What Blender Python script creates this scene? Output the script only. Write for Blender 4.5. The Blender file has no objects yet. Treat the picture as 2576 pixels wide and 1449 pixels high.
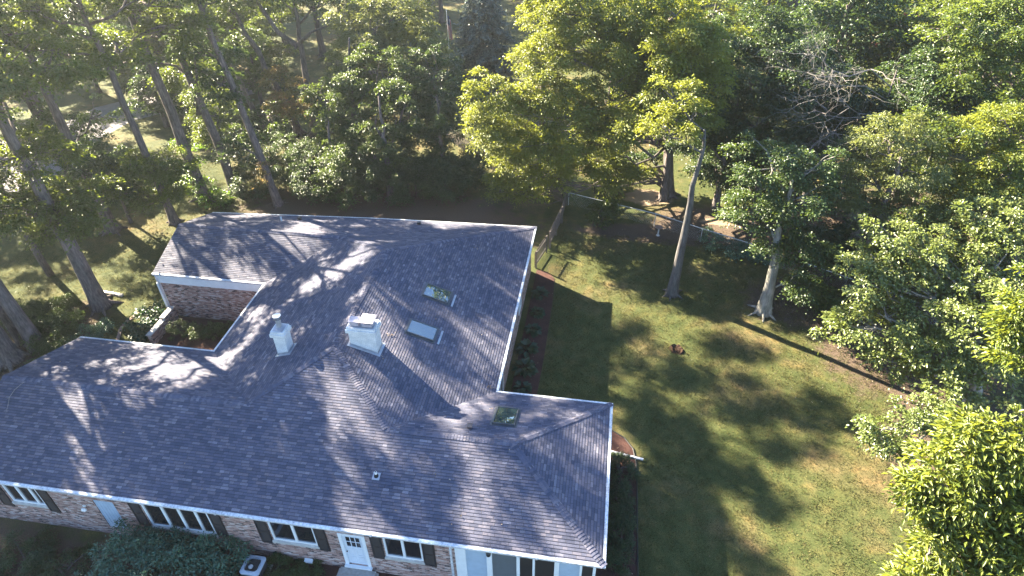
import bpy, math, random
import numpy as np
from mathutils import Vector, Matrix

sc = bpy.context.scene
COL = sc.collection
R = math.radians

# ------------------------------------------------------------------ camera
FD, WD, HD = 1650.0, 2576.0, 1449.0            # focal length and frame in one pixel unit
PITCH, ROLL, YAW = 0.6558, -0.0116, -0.1608
CAM = np.array([-1.315, -14.757, 29.294])
_cp, _sp, _cy, _sy = math.cos(PITCH), math.sin(PITCH), math.cos(YAW), math.sin(YAW)
FW = np.array([_sy * _cp, _cy * _cp, -_sp])
_r0 = np.array([_cy, -_sy, 0.0]); _u0 = np.cross(_r0, FW)
RT = _r0 * math.cos(ROLL) + _u0 * math.sin(ROLL)
UP = -_r0 * math.sin(ROLL) + _u0 * math.cos(ROLL)
cd = bpy.data.cameras.new('camera'); cam = bpy.data.objects.new('camera', cd); COL.objects.link(cam)
cd.sensor_width = 36.0; cd.lens = FD / WD * 36.0; cd.clip_start = 0.1; cd.clip_end = 2000
cam.matrix_world = Matrix(((RT[0], UP[0], -FW[0], CAM[0]), (RT[1], UP[1], -FW[1], CAM[1]),
                           (RT[2], UP[2], -FW[2], CAM[2]), (0, 0, 0, 1)))
sc.camera = cam

def ray(px, py):
    return FW + RT * ((px - WD / 2) / FD) - UP * ((py - HD / 2) / FD)
def gp(px, py, z=0.0):                          # the point of height z seen at a pixel
    d = ray(px, py); return CAM + d * ((z - CAM[2]) / d[2])
def yp(px, py, y):                              # the point of depth y seen at a pixel
    d = ray(px, py); return CAM + d * ((y - CAM[1]) / d[1])

# ------------------------------------------------------------------ light
SUN_EL, SUN_AZ = R(29.0), R(-60.0)              # azimuth from +Y, clockwise
SD = Vector((math.sin(SUN_AZ) * math.cos(SUN_EL), math.cos(SUN_AZ) * math.cos(SUN_EL), math.sin(SUN_EL)))
world = bpy.data.worlds.new('World'); sc.world = world; world.use_nodes = True
wn = world.node_tree.nodes; wl = world.node_tree.links
bg = wn['Background']; bg.inputs['Strength'].default_value = 0.05
sky = wn.new('ShaderNodeTexSky'); sky.sky_type = 'NISHITA'; sky.sun_disc = False
sky.sun_elevation = SUN_EL; sky.sun_rotation = SUN_AZ
sky.air_density = 1.0; sky.dust_density = 0.3; sky.ozone_density = 4.0
wl.new(sky.outputs[0], bg.inputs[0])
sl = bpy.data.lights.new('sun', 'SUN'); sl.energy = 5.0; sl.angle = R(0.5); sl.color = (1.0, 0.88, 0.66)
sun = bpy.data.objects.new('sun', sl); COL.objects.link(sun)
sun.rotation_euler = (-SD).to_track_quat('-Z', 'Y').to_euler(); sun.location = (-60, 30, 60)
sc.view_settings.view_transform = 'Standard'; sc.view_settings.look = 'None'
sc.view_settings.exposure = 3.55; sc.view_settings.gamma = 1.0
sc.cycles.max_bounces = 7; sc.cycles.diffuse_bounces = 4; sc.cycles.glossy_bounces = 3
sc.cycles.transmission_bounces = 4; sc.cycles.transparent_max_bounces = 4
sc.cycles.use_denoising = True
VEIL_DENSITY = .00036  # density of the volume that imitates lens glare
sc.cycles.volume_bounces = 0
sc.cycles.sample_clamp_indirect = 6.0

# ------------------------------------------------------------------ helpers
rng = np.random.default_rng(11)
random.seed(5)

def tag(o, label=None, cat=None, group=None, kind=None):
    if label: o['label'] = label
    if cat: o['category'] = cat
    if group: o['group'] = group
    if kind: o['kind'] = kind
    return o

def empty(name, loc=(0, 0, 0), label=None, cat=None, group=None, rz=0.0):
    o = bpy.data.objects.new(name, None); COL.objects.link(o)
    o.empty_display_size = 0.3; o.location = loc; o.rotation_euler = (0, 0, rz)
    return tag(o, label, cat, group)

class MB:
    """collects polygons and links them as one mesh object (world coordinates)"""
    def __init__(s): s.v = []; s.f = []; s.uv = []
    def poly(s, pts, uv=None):
        i = len(s.v); s.v.extend([tuple(map(float, p)) for p in pts]); s.f.append(tuple(range(i, i + len(pts))))
        s.uv.append(uv if uv is not None else None)
    def box(s, a, b):
        (x0, y0, z0), (x1, y1, z1) = a, b
        P = [(x0,y0,z0),(x1,y0,z0),(x1,y1,z0),(x0,y1,z0),(x0,y0,z1),(x1,y0,z1),(x1,y1,z1),(x0,y1,z1)]
        for q in ((0,3,2,1),(4,5,6,7),(0,1,5,4),(1,2,6,5),(2,3,7,6),(3,0,4,7)): s.poly([P[k] for k in q])
    def obox(s, c, ux, uy, uz, hx, hy, hz):     # oriented box
        c = np.array(c, float); ux, uy, uz = [np.array(q, float) for q in (ux, uy, uz)]
        P = [c + ux*hx*a + uy*hy*b + uz*hz*d for d in (-1, 1) for a, b in ((-1,-1),(1,-1),(1,1),(-1,1))]
        for q in ((0,3,2,1),(4,5,6,7),(0,1,5,4),(1,2,6,5),(2,3,7,6),(3,0,4,7)): s.poly([P[k] for k in q])
    def tube(s, pts, rad, n=8, cap=True):
        pts = [np.array(p, float) for p in pts]; m = len(pts)
        rad = [rad] * m if np.isscalar(rad) else rad
        i0 = len(s.v); prev = None
        for k in range(m):
            t = pts[min(k + 1, m - 1)] - pts[max(k - 1, 0)]; t /= (np.linalg.norm(t) + 1e-9)
            if prev is None:
                a = np.cross(t, (0, 1, 0.01) if abs(t[1]) < .9 else (1, 0, 0))
            else:
                a = prev - t * (prev @ t)
            a /= (np.linalg.norm(a) + 1e-9); prev = a; b = np.cross(t, a)
            for j in range(n):
                w = 2 * math.pi * j / n
                s.v.append(tuple(pts[k] + (a * math.cos(w) + b * math.sin(w)) * rad[k]))
        for k in range(m - 1):
            for j in range(n):
                p, q = i0 + k*n + j, i0 + k*n + (j+1) % n
                s.f.append((p, q, q + n, p + n)); s.uv.append(None)
        if cap:
            s.f.append(tuple(i0 + j for j in reversed(range(n)))); s.uv.append(None)
            s.f.append(tuple(i0 + (m-1)*n + j for j in range(n))); s.uv.append(None)
    def lathe(s, c, prof, n=20):                # prof: (radius, z) from bottom to top
        c = np.array(c, float); i0 = len(s.v)
        for r_, z_ in prof:
            for j in range(n):
                w = 2*math.pi*j/n; s.v.append((c[0] + r_*math.cos(w), c[1] + r_*math.sin(w), c[2] + z_))
        for k in range(len(prof) - 1):
            for j in range(n):
                p, q = i0 + k*n + j, i0 + k*n + (j+1) % n
                s.f.append((p, q, q + n, p + n)); s.uv.append(None)
        s.f.append(tuple(i0 + j for j in reversed(range(n)))); s.uv.append(None)
        s.f.append(tuple(i0 + (len(prof)-1)*n + j for j in range(n))); s.uv.append(None)
    def build(s, name, mat, parent=None, smooth=False, auto_uv=False):
        me = bpy.data.meshes.new(name); me.from_pydata(s.v, [], s.f)
        if auto_uv or any(u is not None for u in s.uv):
            ul = me.uv_layers.new(name='UVMap'); flat = []
            for f, u in zip(s.f, s.uv):
                if u is None:
                    P = [np.array(s.v[k]) for k in f]; nn = np.cross(P[1]-P[0], P[2]-P[0])
                    ax = int(np.argmax(np.abs(nn)))
                    if ax == 0: u = [(p[1], p[2]) for p in P]
                    elif ax == 1: u = [(p[0], p[2]) for p in P]
                    else: u = [(p[0], p[1]) for p in P]
                for a in u: flat.extend((float(a[0]), float(a[1])))
            ul.data.foreach_set('uv', flat)
        if smooth: me.polygons.foreach_set('use_smooth', [True] * len(me.polygons))
        me.update(); return link(name, me, mat, parent)

def wmat(o):
    return o.matrix_basis if o.parent is None else wmat(o.parent) @ o.matrix_parent_inverse @ o.matrix_basis

def link(name, me, mat, parent=None):
    if mat and not me.materials: me.materials.append(mat)
    o = bpy.data.objects.new(name, me); COL.objects.link(o)
    if parent is not None:
        o.parent = parent
        o.matrix_parent_inverse = wmat(parent).inverted()
    return o

# ------------------------------------------------------------------ materials
class N:
    def __init__(s, name):
        s.m = bpy.data.materials.new(name); s.m.use_nodes = True; s.t = s.m.node_tree
        s.p = s.t.nodes['Principled BSDF']; s.out = s.t.nodes['Material Output']
    def n(s, kind, **kw):
        o = s.t.nodes.new('ShaderNode' + kind)
        for k, v in kw.items(): setattr(o, k, v)
        return o
    def l(s, a, b): s.t.links.new(a, b)
    def noise(s, scale, detail=4, vec=None, rough=.6):
        o = s.n('TexNoise'); o.inputs['Scale'].default_value = scale; o.inputs['Detail'].default_value = detail
        o.inputs['Roughness'].default_value = rough
        if vec is not None: s.l(vec, o.inputs['Vector'])
        return o.outputs['Fac']
    def ramp(s, fac, stops, interp='LINEAR'):
        o = s.n('ValToRGB'); e = o.color_ramp.elements; o.color_ramp.interpolation = interp
        while len(e) < len(stops): e.new(.5)
        for q, (p_, c_) in zip(e, stops): q.position = p_; q.color = (*c_, 1)
        s.l(fac, o.inputs[0]); return o.outputs[0]
    def mix(s, a, b, fac, mode='MIX'):
        o = s.n('MixRGB', blend_type=mode)
        for src, i in ((fac, 0), (a, 1), (b, 2)):
            if isinstance(src, (int, float)): o.inputs[i].default_value = src
            elif isinstance(src, tuple): o.inputs[i].default_value = (*src, 1)
            else: s.l(src, o.inputs[i])
        return o.outputs[0]
    def math(s, op, a, b=0.0):
        o = s.n('Math', operation=op)
        for src, i in ((a, 0), (b, 1)):
            if isinstance(src, (int, float)): o.inputs[i].default_value = src
            else: s.l(src, o.inputs[i])
        return o.outputs[0]
    def obj(s): return s.n('TexCoord').outputs['Object']
    def bump(s, h, strength=.5, dist=.02):
        o = s.n('Bump'); o.inputs['Strength'].default_value = strength; o.inputs['Distance'].default_value = dist
        s.l(h, o.inputs['Height']); s.l(o.outputs[0], s.p.inputs['Normal'])
    def done(s, col=None, rough=.7, spec=.3, metal=0.0):
        if col is not None:
            if isinstance(col, tuple): s.p.inputs['Base Color'].default_value = (*col, 1)
            else: s.l(col, s.p.inputs['Base Color'])
        if isinstance(rough, (int, float)): s.p.inputs['Roughness'].default_value = rough
        else: s.l(rough, s.p.inputs['Roughness'])
        s.p.inputs['Specular IOR Level'].default_value = spec; s.p.inputs['Metallic'].default_value = metal
        return s.m

def plain(name, col, rough=.6, spec=.3, metal=0.0, vary=.25, scale=3.0):
    k = N(name); f = k.noise(scale, 6, k.obj())
    a = tuple(c * (1 - vary) for c in col); b = tuple(min(1, c * (1 + vary * .6)) for c in col)
    return k.done(k.ramp(f, [(.3, a), (.7, b)]), rough, spec, metal)

def shingle_mat(name, gain=1.0):
    k = N(name); uv = k.n('UVMap').outputs[0]
    sx = k.n('SeparateXYZ'); k.l(uv, sx.inputs[0])
    row = k.math('FLOOR', k.math('DIVIDE', sx.outputs[1], .143))
    wr = k.n('TexWhiteNoise', noise_dimensions='1D'); k.l(row, wr.inputs['W'])
    u = k.math('ADD', k.math('DIVIDE', sx.outputs[0], .30), k.math('MULTIPLY', wr.outputs[0], 7.0))
    wob = k.math('MULTIPLY', k.math('SINE', k.math('MULTIPLY', u, 2.1)), .22)
    u2 = k.math('ADD', u, wob); cu = k.math('FLOOR', u2); fu = k.math('FRACT', u2)
    cm = k.n('CombineXYZ'); k.l(cu, cm.inputs[0]); k.l(row, cm.inputs[1])
    wn_ = k.n('TexWhiteNoise', noise_dimensions='3D'); k.l(cm.outputs[0], wn_.inputs['Vector'])
    g = gain
    tab = k.ramp(wn_.outputs[0], [(0, (.053*g,.058*g,.087*g)), (.3, (.072*g,.077*g,.112*g)), (.6, (.090*g,.093*g,.130*g)),
                                  (.85, (.112*g,.106*g,.132*g)), (.97, (.133*g,.132*g,.165*g)), (1, (.17*g,.168*g,.205*g))])
    big = k.noise(.35, 3, k.obj()); fine = k.noise(60, 2, k.obj())
    c = k.mix(tab, k.ramp(big, [(.3, (.75,.77,.82)), (.7, (1.12,1.06,1.02))]), 1.0, 'MULTIPLY')
    c = k.mix(c, k.ramp(fine, [(.3, (.7,.7,.72)), (.7, (1.2,1.2,1.2))]), 1.0, 'MULTIPLY')
    edge = k.math('LESS_THAN', fu, .05)
    c = k.mix(c, (.035, .035, .04), k.math('MULTIPLY', edge, .7))
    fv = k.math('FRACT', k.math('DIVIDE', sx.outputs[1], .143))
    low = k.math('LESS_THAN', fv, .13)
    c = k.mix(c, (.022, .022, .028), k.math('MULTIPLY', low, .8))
    k.bump(fine, .35, .01)
    return k.done(c, .85, .25)

def brick_mat(name):
    k = N(name); uv = k.n('UVMap').outputs[0]
    sx = k.n('SeparateXYZ'); k.l(uv, sx.inputs[0])
    bh, bw = .0735, .245
    r_ = k.math('DIVIDE', sx.outputs[1], bh); row = k.math('FLOOR', r_); fv = k.math('FRACT', r_)
    off = k.math('MULTIPLY', k.math('MODULO', row, 2.0), .5)
    u = k.math('ADD', k.math('DIVIDE', sx.outputs[0], bw), off); cu = k.math('FLOOR', u); fu = k.math('FRACT', u)
    cm = k.n('CombineXYZ'); k.l(cu, cm.inputs[0]); k.l(row, cm.inputs[1])
    w = k.n('TexWhiteNoise', noise_dimensions='3D'); k.l(cm.outputs[0], w.inputs['Vector'])
    tab = k.ramp(w.outputs[0], [(0, (.05,.035,.035)), (.12, (.075,.05,.05)), (.13, (.22,.125,.10)), (.5, (.33,.20,.17)), (.7, (.42,.285,.25)),
                                (.86, (.42,.33,.31)), (1, (.52,.45,.43))])
    big = k.noise(.8, 4, k.obj()); fine = k.noise(30, 3, k.obj())
    c = k.mix(tab, k.ramp(big, [(.3, (.8,.78,.78)), (.7, (1.1,1.08,1.06))]), 1.0, 'MULTIPLY')
    c = k.mix(c, k.ramp(fine, [(.3, (.8,.8,.8)), (.7, (1.15,1.15,1.15))]), 1.0, 'MULTIPLY')
    mort = k.math('MAXIMUM', k.math('LESS_THAN', fu, .045), k.math('LESS_THAN', fv, .15))
    c = k.mix(c, (.30, .27, .27), mort)
    k.bump(k.math('SUBTRACT', 1.0, mort), .6, .008)
    return k.done(c, .85, .2)

def painted_brick_mat(name):
    k = N(name); uv = k.n('UVMap').outputs[0]
    b = k.n('TexBrick'); k.l(uv, b.inputs['Vector']); b.inputs['Scale'].default_value = 1.0
    b.inputs['Brick Width'].default_value = .2; b.inputs['Row Height'].default_value = .07; b.inputs['Mortar Size'].default_value = .006
    b.inputs['Color1'].default_value = (.70,.70,.69,1); b.inputs['Color2'].default_value = (.62,.63,.64,1); b.inputs['Mortar'].default_value = (.42,.43,.45,1)
    f = k.noise(2.5, 5, k.obj())
    c = k.mix(b.outputs[0], k.ramp(f, [(.35, (.78,.79,.8)), (.65, (1,1,1))]), 1.0, 'MULTIPLY')
    return k.done(c, .7, .3)

def leaf_mat(name, stops, trans, fac=.4, rough=.42, spec=.45):
    k = N(name); a = k.n('Attribute', attribute_name='tint')
    c = k.ramp(a.outputs['Fac'], stops)
    oi = k.n('ObjectInfo'); c = k.mix(c, k.ramp(oi.outputs['Random'], [(0, (.88,.95,1.03)), (.5, (1,1,1)), (1, (1.18,1.06,.90))]), 1.0, 'MULTIPLY')
    k.done(c, rough, spec)
    t = k.n('BsdfTranslucent'); k.l(k.mix(c, trans, .75), t.inputs[0])
    m = k.n('MixShader'); m.inputs[0].default_value = fac
    k.l(k.p.outputs[0], m.inputs[1]); k.l(t.outputs[0], m.inputs[2]); k.l(m.outputs[0], k.out.inputs[0])
    return k.m

def bark_mat(name, a, b, scale=9.0):
    k = N(name); tc = k.obj(); mp = k.n('Mapping'); k.l(tc, mp.inputs[0]); mp.inputs['Scale'].default_value = (1, 1, .16)
    f = k.noise(scale, 6, mp.outputs[0], .7); g = k.noise(1.1, 3, tc)
    c = k.ramp(f, [(.32, a), (.68, b)])
    c = k.mix(c, k.ramp(g, [(.35, (.72,.76,.7)), (.65, (1.1,1.05,1.0))]), 1.0, 'MULTIPLY')
    k.bump(f, .9, .05)
    return k.done(c, .9, .15)

def ground_mask(k, o, ells, wob):
    out = None
    for cx, cy, rx, ry in ells:
        mp = k.n('Mapping', vector_type='POINT'); k.l(o, mp.inputs[0])
        mp.inputs['Scale'].default_value = (1/rx, 1/ry, 0); mp.inputs['Location'].default_value = (-cx/rx, -cy/ry, 0)
        ln = k.n('VectorMath', operation='LENGTH'); k.l(mp.outputs[0], ln.inputs[0])
        d = k.math('ADD', ln.outputs['Value'], wob)
        mr = k.n('MapRange', interpolation_type='SMOOTHSTEP'); k.l(d, mr.inputs[0])
        for i_, v_ in ((1, .75), (2, 1.1), (3, 1.0), (4, 0.0)): mr.inputs[i_].default_value = v_
        out = mr.outputs[0] if out is None else k.math('MAXIMUM', out, mr.outputs[0])
    return out
def grass_mat():
    k = N('lawn_grass'); o = k.obj()
    a = k.noise(.16, 4, o); b = k.noise(1.3, 5, o); c_ = k.noise(14, 4, o, .75); d = k.noise(70, 2, o)
    base = k.ramp(a, [(.35, (.050,.062,.021)), (.5, (.068,.075,.028)), (.66, (.122,.096,.050))])
    mid = k.ramp(b, [(.3, (.66,.76,.68)), (.52, (1,1,1)), (.72, (1.55,1.30,1.22))])
    col = k.mix(base, mid, 1.0, 'MULTIPLY')
    col = k.mix(col, k.ramp(c_, [(.3, (.5,.55,.5)), (.7, (1.5,1.42,1.35))]), 1.0, 'MULTIPLY')
    col = k.mix(col, k.ramp(d, [(.32, (.55,.6,.55)), (.7, (1.45,1.4,1.35))]), 1.0, 'MULTIPLY')
    wob = k.math('MULTIPLY', k.math('SUBTRACT', k.noise(.9, 5, o, .7), .5), 1.1)
    leafy = k.ramp(k.noise(22, 5, o, .8), [(.33, (.040,.030,.024)), (.55, (.095,.068,.050)), (.72, (.19,.14,.105))])
    col = k.mix(col, leafy, ground_mask(k, o, [(19,19.5,6.2,5.0), (13,24,4,3.2), (3.5,31.6,7.5,1.5), (9,33.5,7,3.5), (-29,-4,13,4.4), (-38,12.4,4.4,4.8), (-20,31,14,6), (24,32,12,10), (20,10,5,9)], wob))
    dirt = k.ramp(k.noise(18, 5, o, .8), [(.33, (.15,.105,.07)), (.7, (.33,.25,.18))])
    col = k.mix(col, dirt, ground_mask(k, o, [(2.6,37.6,2.4,1.5), (8.3,34.3,1.5,.6), (-27,28.2,4,1.3)], wob))
    k.bump(k.mix(c_, d, .5), 1.0, .06)
    return k.done(col, .9, .15)

def soil_mat(name, a, b, sc1=1.2, sc2=26):
    k = N(name); o = k.obj(); f = k.noise(sc2, 5, o, .8); g = k.noise(sc1, 4, o)
    c = k.ramp(f, [(.33, a), (.68, b)])
    c = k.mix(c, k.ramp(g, [(.35, (.7,.7,.72)), (.65, (1.2,1.15,1.1))]), 1.0, 'MULTIPLY')
    k.bump(f, 1.0, .05)
    return k.done(c, .95, .1)

M = {}
M['shingle'] = shingle_mat('charcoal_shingle', 1.16); M['cap'] = shingle_mat('ridge_shingle', 1.2)
M['brick'] = brick_mat('mixed_pink_brick'); M['pbrick'] = painted_brick_mat('white_painted_brick')
M['white'] = plain('white_paint', (.72,.73,.74), .5, .4, vary=.08)
def gutter_mat():
    k = N('dirty_white_gutter'); o = k.obj(); f = k.noise(9, 6, o, .75); g = k.noise(.7, 3, o)
    c = k.ramp(k.mix(f, g, .35), [(.36, (.22,.225,.25)), (.48, (.50,.51,.54)), (.62, (.78,.78,.78))])
    return k.done(c, .4, .5)
M['gutter'] = gutter_mat()
M['shutter'] = plain('black_shutter', (.018,.016,.020), .5, .4)
M['frame'] = plain('white_window_frame', (.70,.72,.74), .4, .4, vary=.06)
M['darkglass'] = N('dark_window_glass').done((.012,.014,.018), .04, .6)
def sky_glass():
    k = N('skylight_glass'); f = k.noise(5, 4, k.obj())
    return k.done((.03,.055,.06), k.math('MULTIPLY', f, .03), .9)
M['skyglass'] = sky_glass(); M['skyglass'].node_tree.nodes['Principled BSDF'].inputs['IOR'].default_value = 2.3
M['door'] = plain('pale_door_paint', (.60,.64,.70), .4, .4, vary=.06)
M['panelblue'] = plain('pale_blue_blind', (.36,.45,.56), .35, .5, vary=.1)
M['panelgray'] = plain('grey_screen', (.11,.125,.14), .4, .5, vary=.1)
M['paneldark'] = plain('dark_screen', (.03,.026,.028), .35, .5)
M['skyframe'] = plain('dark_grey_metal', (.085,.09,.10), .4, .5, .3)
M['flash'] = plain('galvanised_flashing', (.36,.38,.42), .45, .5, .5)
M['cowl'] = plain('mauve_metal_cowl', (.40,.36,.40), .45, .5, .2)
M['steel'] = plain('bright_steel', (.62,.63,.62), .25, .6, .85, vary=.1)
M['blackmetal'] = plain('black_metal', (.012,.012,.013), .45, .5)
M['rubber'] = plain('black_rubber', (.015,.015,.016), .7, .3)
M['pvc'] = plain('white_pvc', (.70,.70,.69), .4, .4, vary=.06)
M['brownvent'] = plain('brown_vent', (.17,.12,.10), .6, .3)
M['acgray'] = plain('pale_grey_enamel', (.34,.38,.44), .4, .5, vary=.08)
M['acgrille'] = plain('dark_grille', (.03,.032,.04), .5, .4)
M['concrete'] = plain('concrete', (.33,.31,.29), .85, .2, scale=6)
M['stonecap'] = plain('limestone_cap', (.42,.40,.38), .8, .2, scale=6)
M['wood'] = plain('weathered_wood', (.13,.115,.105), .9, .15, vary=.4, scale=8)
M['cedar'] = plain('brown_cedar', (.15,.09,.06), .85, .15, vary=.35, scale=6)
M['galv'] = plain('galvanised_pipe', (.50,.51,.53), .45, .5, .2)
M['edging'] = plain('black_plastic_edging', (.012,.012,.013), .6, .3)
M['grass'] = grass_mat()
M['mulch'] = soil_mat('red_brown_mulch', (.035,.020,.018), (.105,.055,.047))
M['soil'] = soil_mat('leafy_soil', (.045,.034,.028), (.14,.10,.08))
M['dirt'] = soil_mat('pale_dry_dirt', (.16,.11,.075), (.36,.27,.20))
M['road'] = soil_mat('pale_asphalt', (.17,.165,.17), (.25,.245,.25), .3, 9)
M['bark'] = bark_mat('grey_brown_bark', (.055,.046,.048), (.19,.16,.16))
M['barkpale'] = bark_mat('pale_grey_bark', (.10,.095,.09), (.33,.31,.29), 6)
M['barkgrey'] = bark_mat('blue_grey_bark', (.035,.034,.037), (.135,.128,.132), 7)
M['barkdead'] = bark_mat('bleached_dead_wood', (.12,.11,.11), (.30,.275,.27), 14)
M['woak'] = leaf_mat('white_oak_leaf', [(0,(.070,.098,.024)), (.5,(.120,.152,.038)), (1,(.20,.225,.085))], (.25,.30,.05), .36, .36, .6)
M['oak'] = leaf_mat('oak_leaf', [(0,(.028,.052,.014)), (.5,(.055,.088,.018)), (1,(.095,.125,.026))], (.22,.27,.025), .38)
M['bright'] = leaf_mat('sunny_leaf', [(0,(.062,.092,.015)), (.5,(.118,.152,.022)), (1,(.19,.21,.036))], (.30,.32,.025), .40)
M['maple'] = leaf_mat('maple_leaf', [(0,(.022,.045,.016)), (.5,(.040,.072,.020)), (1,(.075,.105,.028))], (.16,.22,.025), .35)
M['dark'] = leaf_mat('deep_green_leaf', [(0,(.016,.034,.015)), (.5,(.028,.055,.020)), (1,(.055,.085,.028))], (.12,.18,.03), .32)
M['pale'] = leaf_mat('pale_green_leaf', [(0,(.060,.085,.025)), (.5,(.105,.130,.040)), (1,(.16,.175,.06))], (.28,.30,.06), .38)
M['red'] = leaf_mat('reddening_leaf', [(0,(.06,.095,.022)), (.55,(.11,.13,.035)), (.8,(.21,.13,.08)), (1,(.30,.15,.12))], (.34,.22,.08), .4)
M['purple'] = leaf_mat('purple_leaf', [(0,(.040,.018,.024)), (.5,(.080,.032,.040)), (1,(.13,.065,.06))], (.22,.07,.07), .35)
M['spruce'] = leaf_mat('spruce_needle', [(0,(.06,.085,.068)), (.5,(.11,.14,.115)), (1,(.19,.22,.185))], (.15,.20,.14), .2)
M['rhodo'] = leaf_mat('blue_green_shrub_leaf', [(0,(.034,.082,.054)), (.5,(.058,.130,.080)), (1,(.11,.195,.115))], (.08,.16,.06), .25, .35)
M['box'] = leaf_mat('boxwood_leaf', [(0,(.020,.045,.012)), (.5,(.042,.075,.018)), (1,(.08,.12,.03))], (.14,.2,.03), .3)
M['hosta'] = leaf_mat('hosta_leaf', [(0,(.014,.035,.018)), (.5,(.026,.055,.026)), (1,(.045,.08,.04))], (.06,.12,.04), .25)
M['ivy'] = leaf_mat('ivy_leaf', [(0,(.035,.075,.012)), (.5,(.06,.12,.02)), (1,(.10,.17,.03))], (.22,.35,.03), .4)
M['litter'] = leaf_mat('fallen_leaf_brown', [(0,(.10,.065,.04)), (.6,(.22,.16,.11)), (1,(.42,.37,.30))], (.3,.22,.1), .2)
# ------------------------------------------------------------------ ground and beds
def sheet(name, pts, z, mat, kind='structure', thick=0.0):
    b = MB(); P = [(p[0], p[1], z + thick) for p in pts]
    b.poly(P)
    if thick:
        for i in range(len(P)):
            p, q = P[i], P[(i+1) % len(P)]
            b.poly([(p[0],p[1],z-.02), (q[0],q[1],z-.02), q, p])
    o = b.build(name, mat); return tag(o, kind=kind)

b = MB(); b.poly([(-900,-300,0),(900,-300,0),(900,1500,0),(-900,1500,0)])
tag(b.build('ground', M['grass']), kind='structure')

def ribbon(name, ctr, w, z, mat):
    L_, R_ = [], []
    for i, p in enumerate(ctr):
        a = np.array(ctr[max(i-1,0)]); c = np.array(ctr[min(i+1,len(ctr)-1)]); d = (c-a)/np.linalg.norm(c-a)
        n_ = np.array([-d[1], d[0]]); L_.append(np.array(p)+n_*w/2); R_.append(np.array(p)-n_*w/2)
    m = MB()
    for i in range(len(ctr)-1):
        m.poly([(*R_[i],z),(*R_[i+1],z),(*L_[i+1],z),(*L_[i],z)])
    return tag(m.build(name, mat), kind='structure')
near = [gp(-330,800)[:2], gp(-150,650)[:2], gp(0,548)[:2], gp(130,455)[:2], gp(235,358)[:2], gp(330,305)[:2], gp(480,266)[:2], gp(640,236)[:2]]
ctr_ = []
for i_, p_ in enumerate(near):
    a_, c_ = near[max(i_-1, 0)], near[min(i_+1, len(near)-1)]; d_ = (c_-a_)/np.linalg.norm(c_-a_); ctr_.append(p_ + np.array([-d_[1], d_[0]])*3.6)
ribbon('road', ctr_, 7.2, .004, M['road'])
def blob(cx, cy, rx, ry, seed, n=26, amp=.22):
    g = np.random.default_rng(seed); ph = g.uniform(0, 6.28, 4)
    return [(cx + rx*math.cos(w)*(1+amp*sum(math.sin(k*w+ph[k-1])/k for k in (1,2,3,4))*.6),
             cy + ry*math.sin(w)*(1+amp*sum(math.sin(k*w+ph[k-1])/k for k in (1,2,3,4))*.6))
            for w in [2*math.pi*i/n for i in range(n)]]
sheet('mulch', [(-5.9,9.3),(-4.35,9.3),(-4.25,16),(-4.3,22),(-4.45,24.4),(-5.0,25.1),(-5.9,25.3)], .0, M['mulch'], thick=.04)
bedR = [(-.2,-1.0),(1.68,-1.0),(1.72,2),(1.68,5.1),(1.66,7.0),(1.62,8.4),(1.44,9.3),(.95,10.0),(.3,10.4),(-.2,10.5)]
sheet('mulch', bedR, .0, M['mulch'], thick=.04)
sheet('mulch', [(-29.8,9.8),(-22.3,9.8),(-22.3,16.3),(-29.8,16.3)], .0, M['mulch'], thick=.05)
sheet('mulch', [(-18.5,-3.5),(-6.8,-3.5),(-6.8,.3),(-18.5,.3)], .0, M['mulch'], thick=.04)
m = MB()
for i in range(1, len(bedR)-1):
    p, q = bedR[i], bedR[i+1]; m.tube([(p[0]+.02,p[1],.05),(q[0]+.02,q[1],.05)], .045, 6)
tag(m.build('bed_edging', M['edging']), 'thin black edging curving round the mulch bed at the right end of the house', 'edging')

# ------------------------------------------------------------------ house
E_, PT = 3.75, .338
xC, yB, yD, xE, yF, xG, yH, xI = -6.01, 9.0, 25.4, -30.5, 16.19, -22.58, 9.76, -31.01
def P3(x, y, h): return np.array([x, y, E_ + PT*h])
hw = (xC - xG)/2; xm = (xC + xG)/2
A, B, Cc, D = P3(0,0,0), P3(0,yB,0), P3(xC,yB,0), P3(xC,yD,0)
Nn, Ee, F, G = P3(-18.14,24.95,0), P3(xE,24.06,0), P3(xE,yF,0), P3(xG,yF,0)
Hh, I, K = P3(xG,yH,0), P3(xI,yH,0), P3(xI,0,0)
R1, V1, M1 = P3(-4.5,4.5,4.5), P3(xC-4.5,4.5,4.5), P3(xm,hw,hw)
M2 = P3(xm, yD-hw, hw); V2 = P3(xG+yH/2, yH/2, yH/2); RL = P3(xI, yH/2, yH/2)
Q = P3(xG+4, yF+4, 4); GB = P3(xE, yF+4, 4)
V2b, V1b = P3(V2[0],0,0), P3(V1[0],0,0)

house = empty('house', (-15, 5, 0), 'long low pink brick ranch house with charcoal shingle hip roofs and white gutters', 'house')

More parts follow.
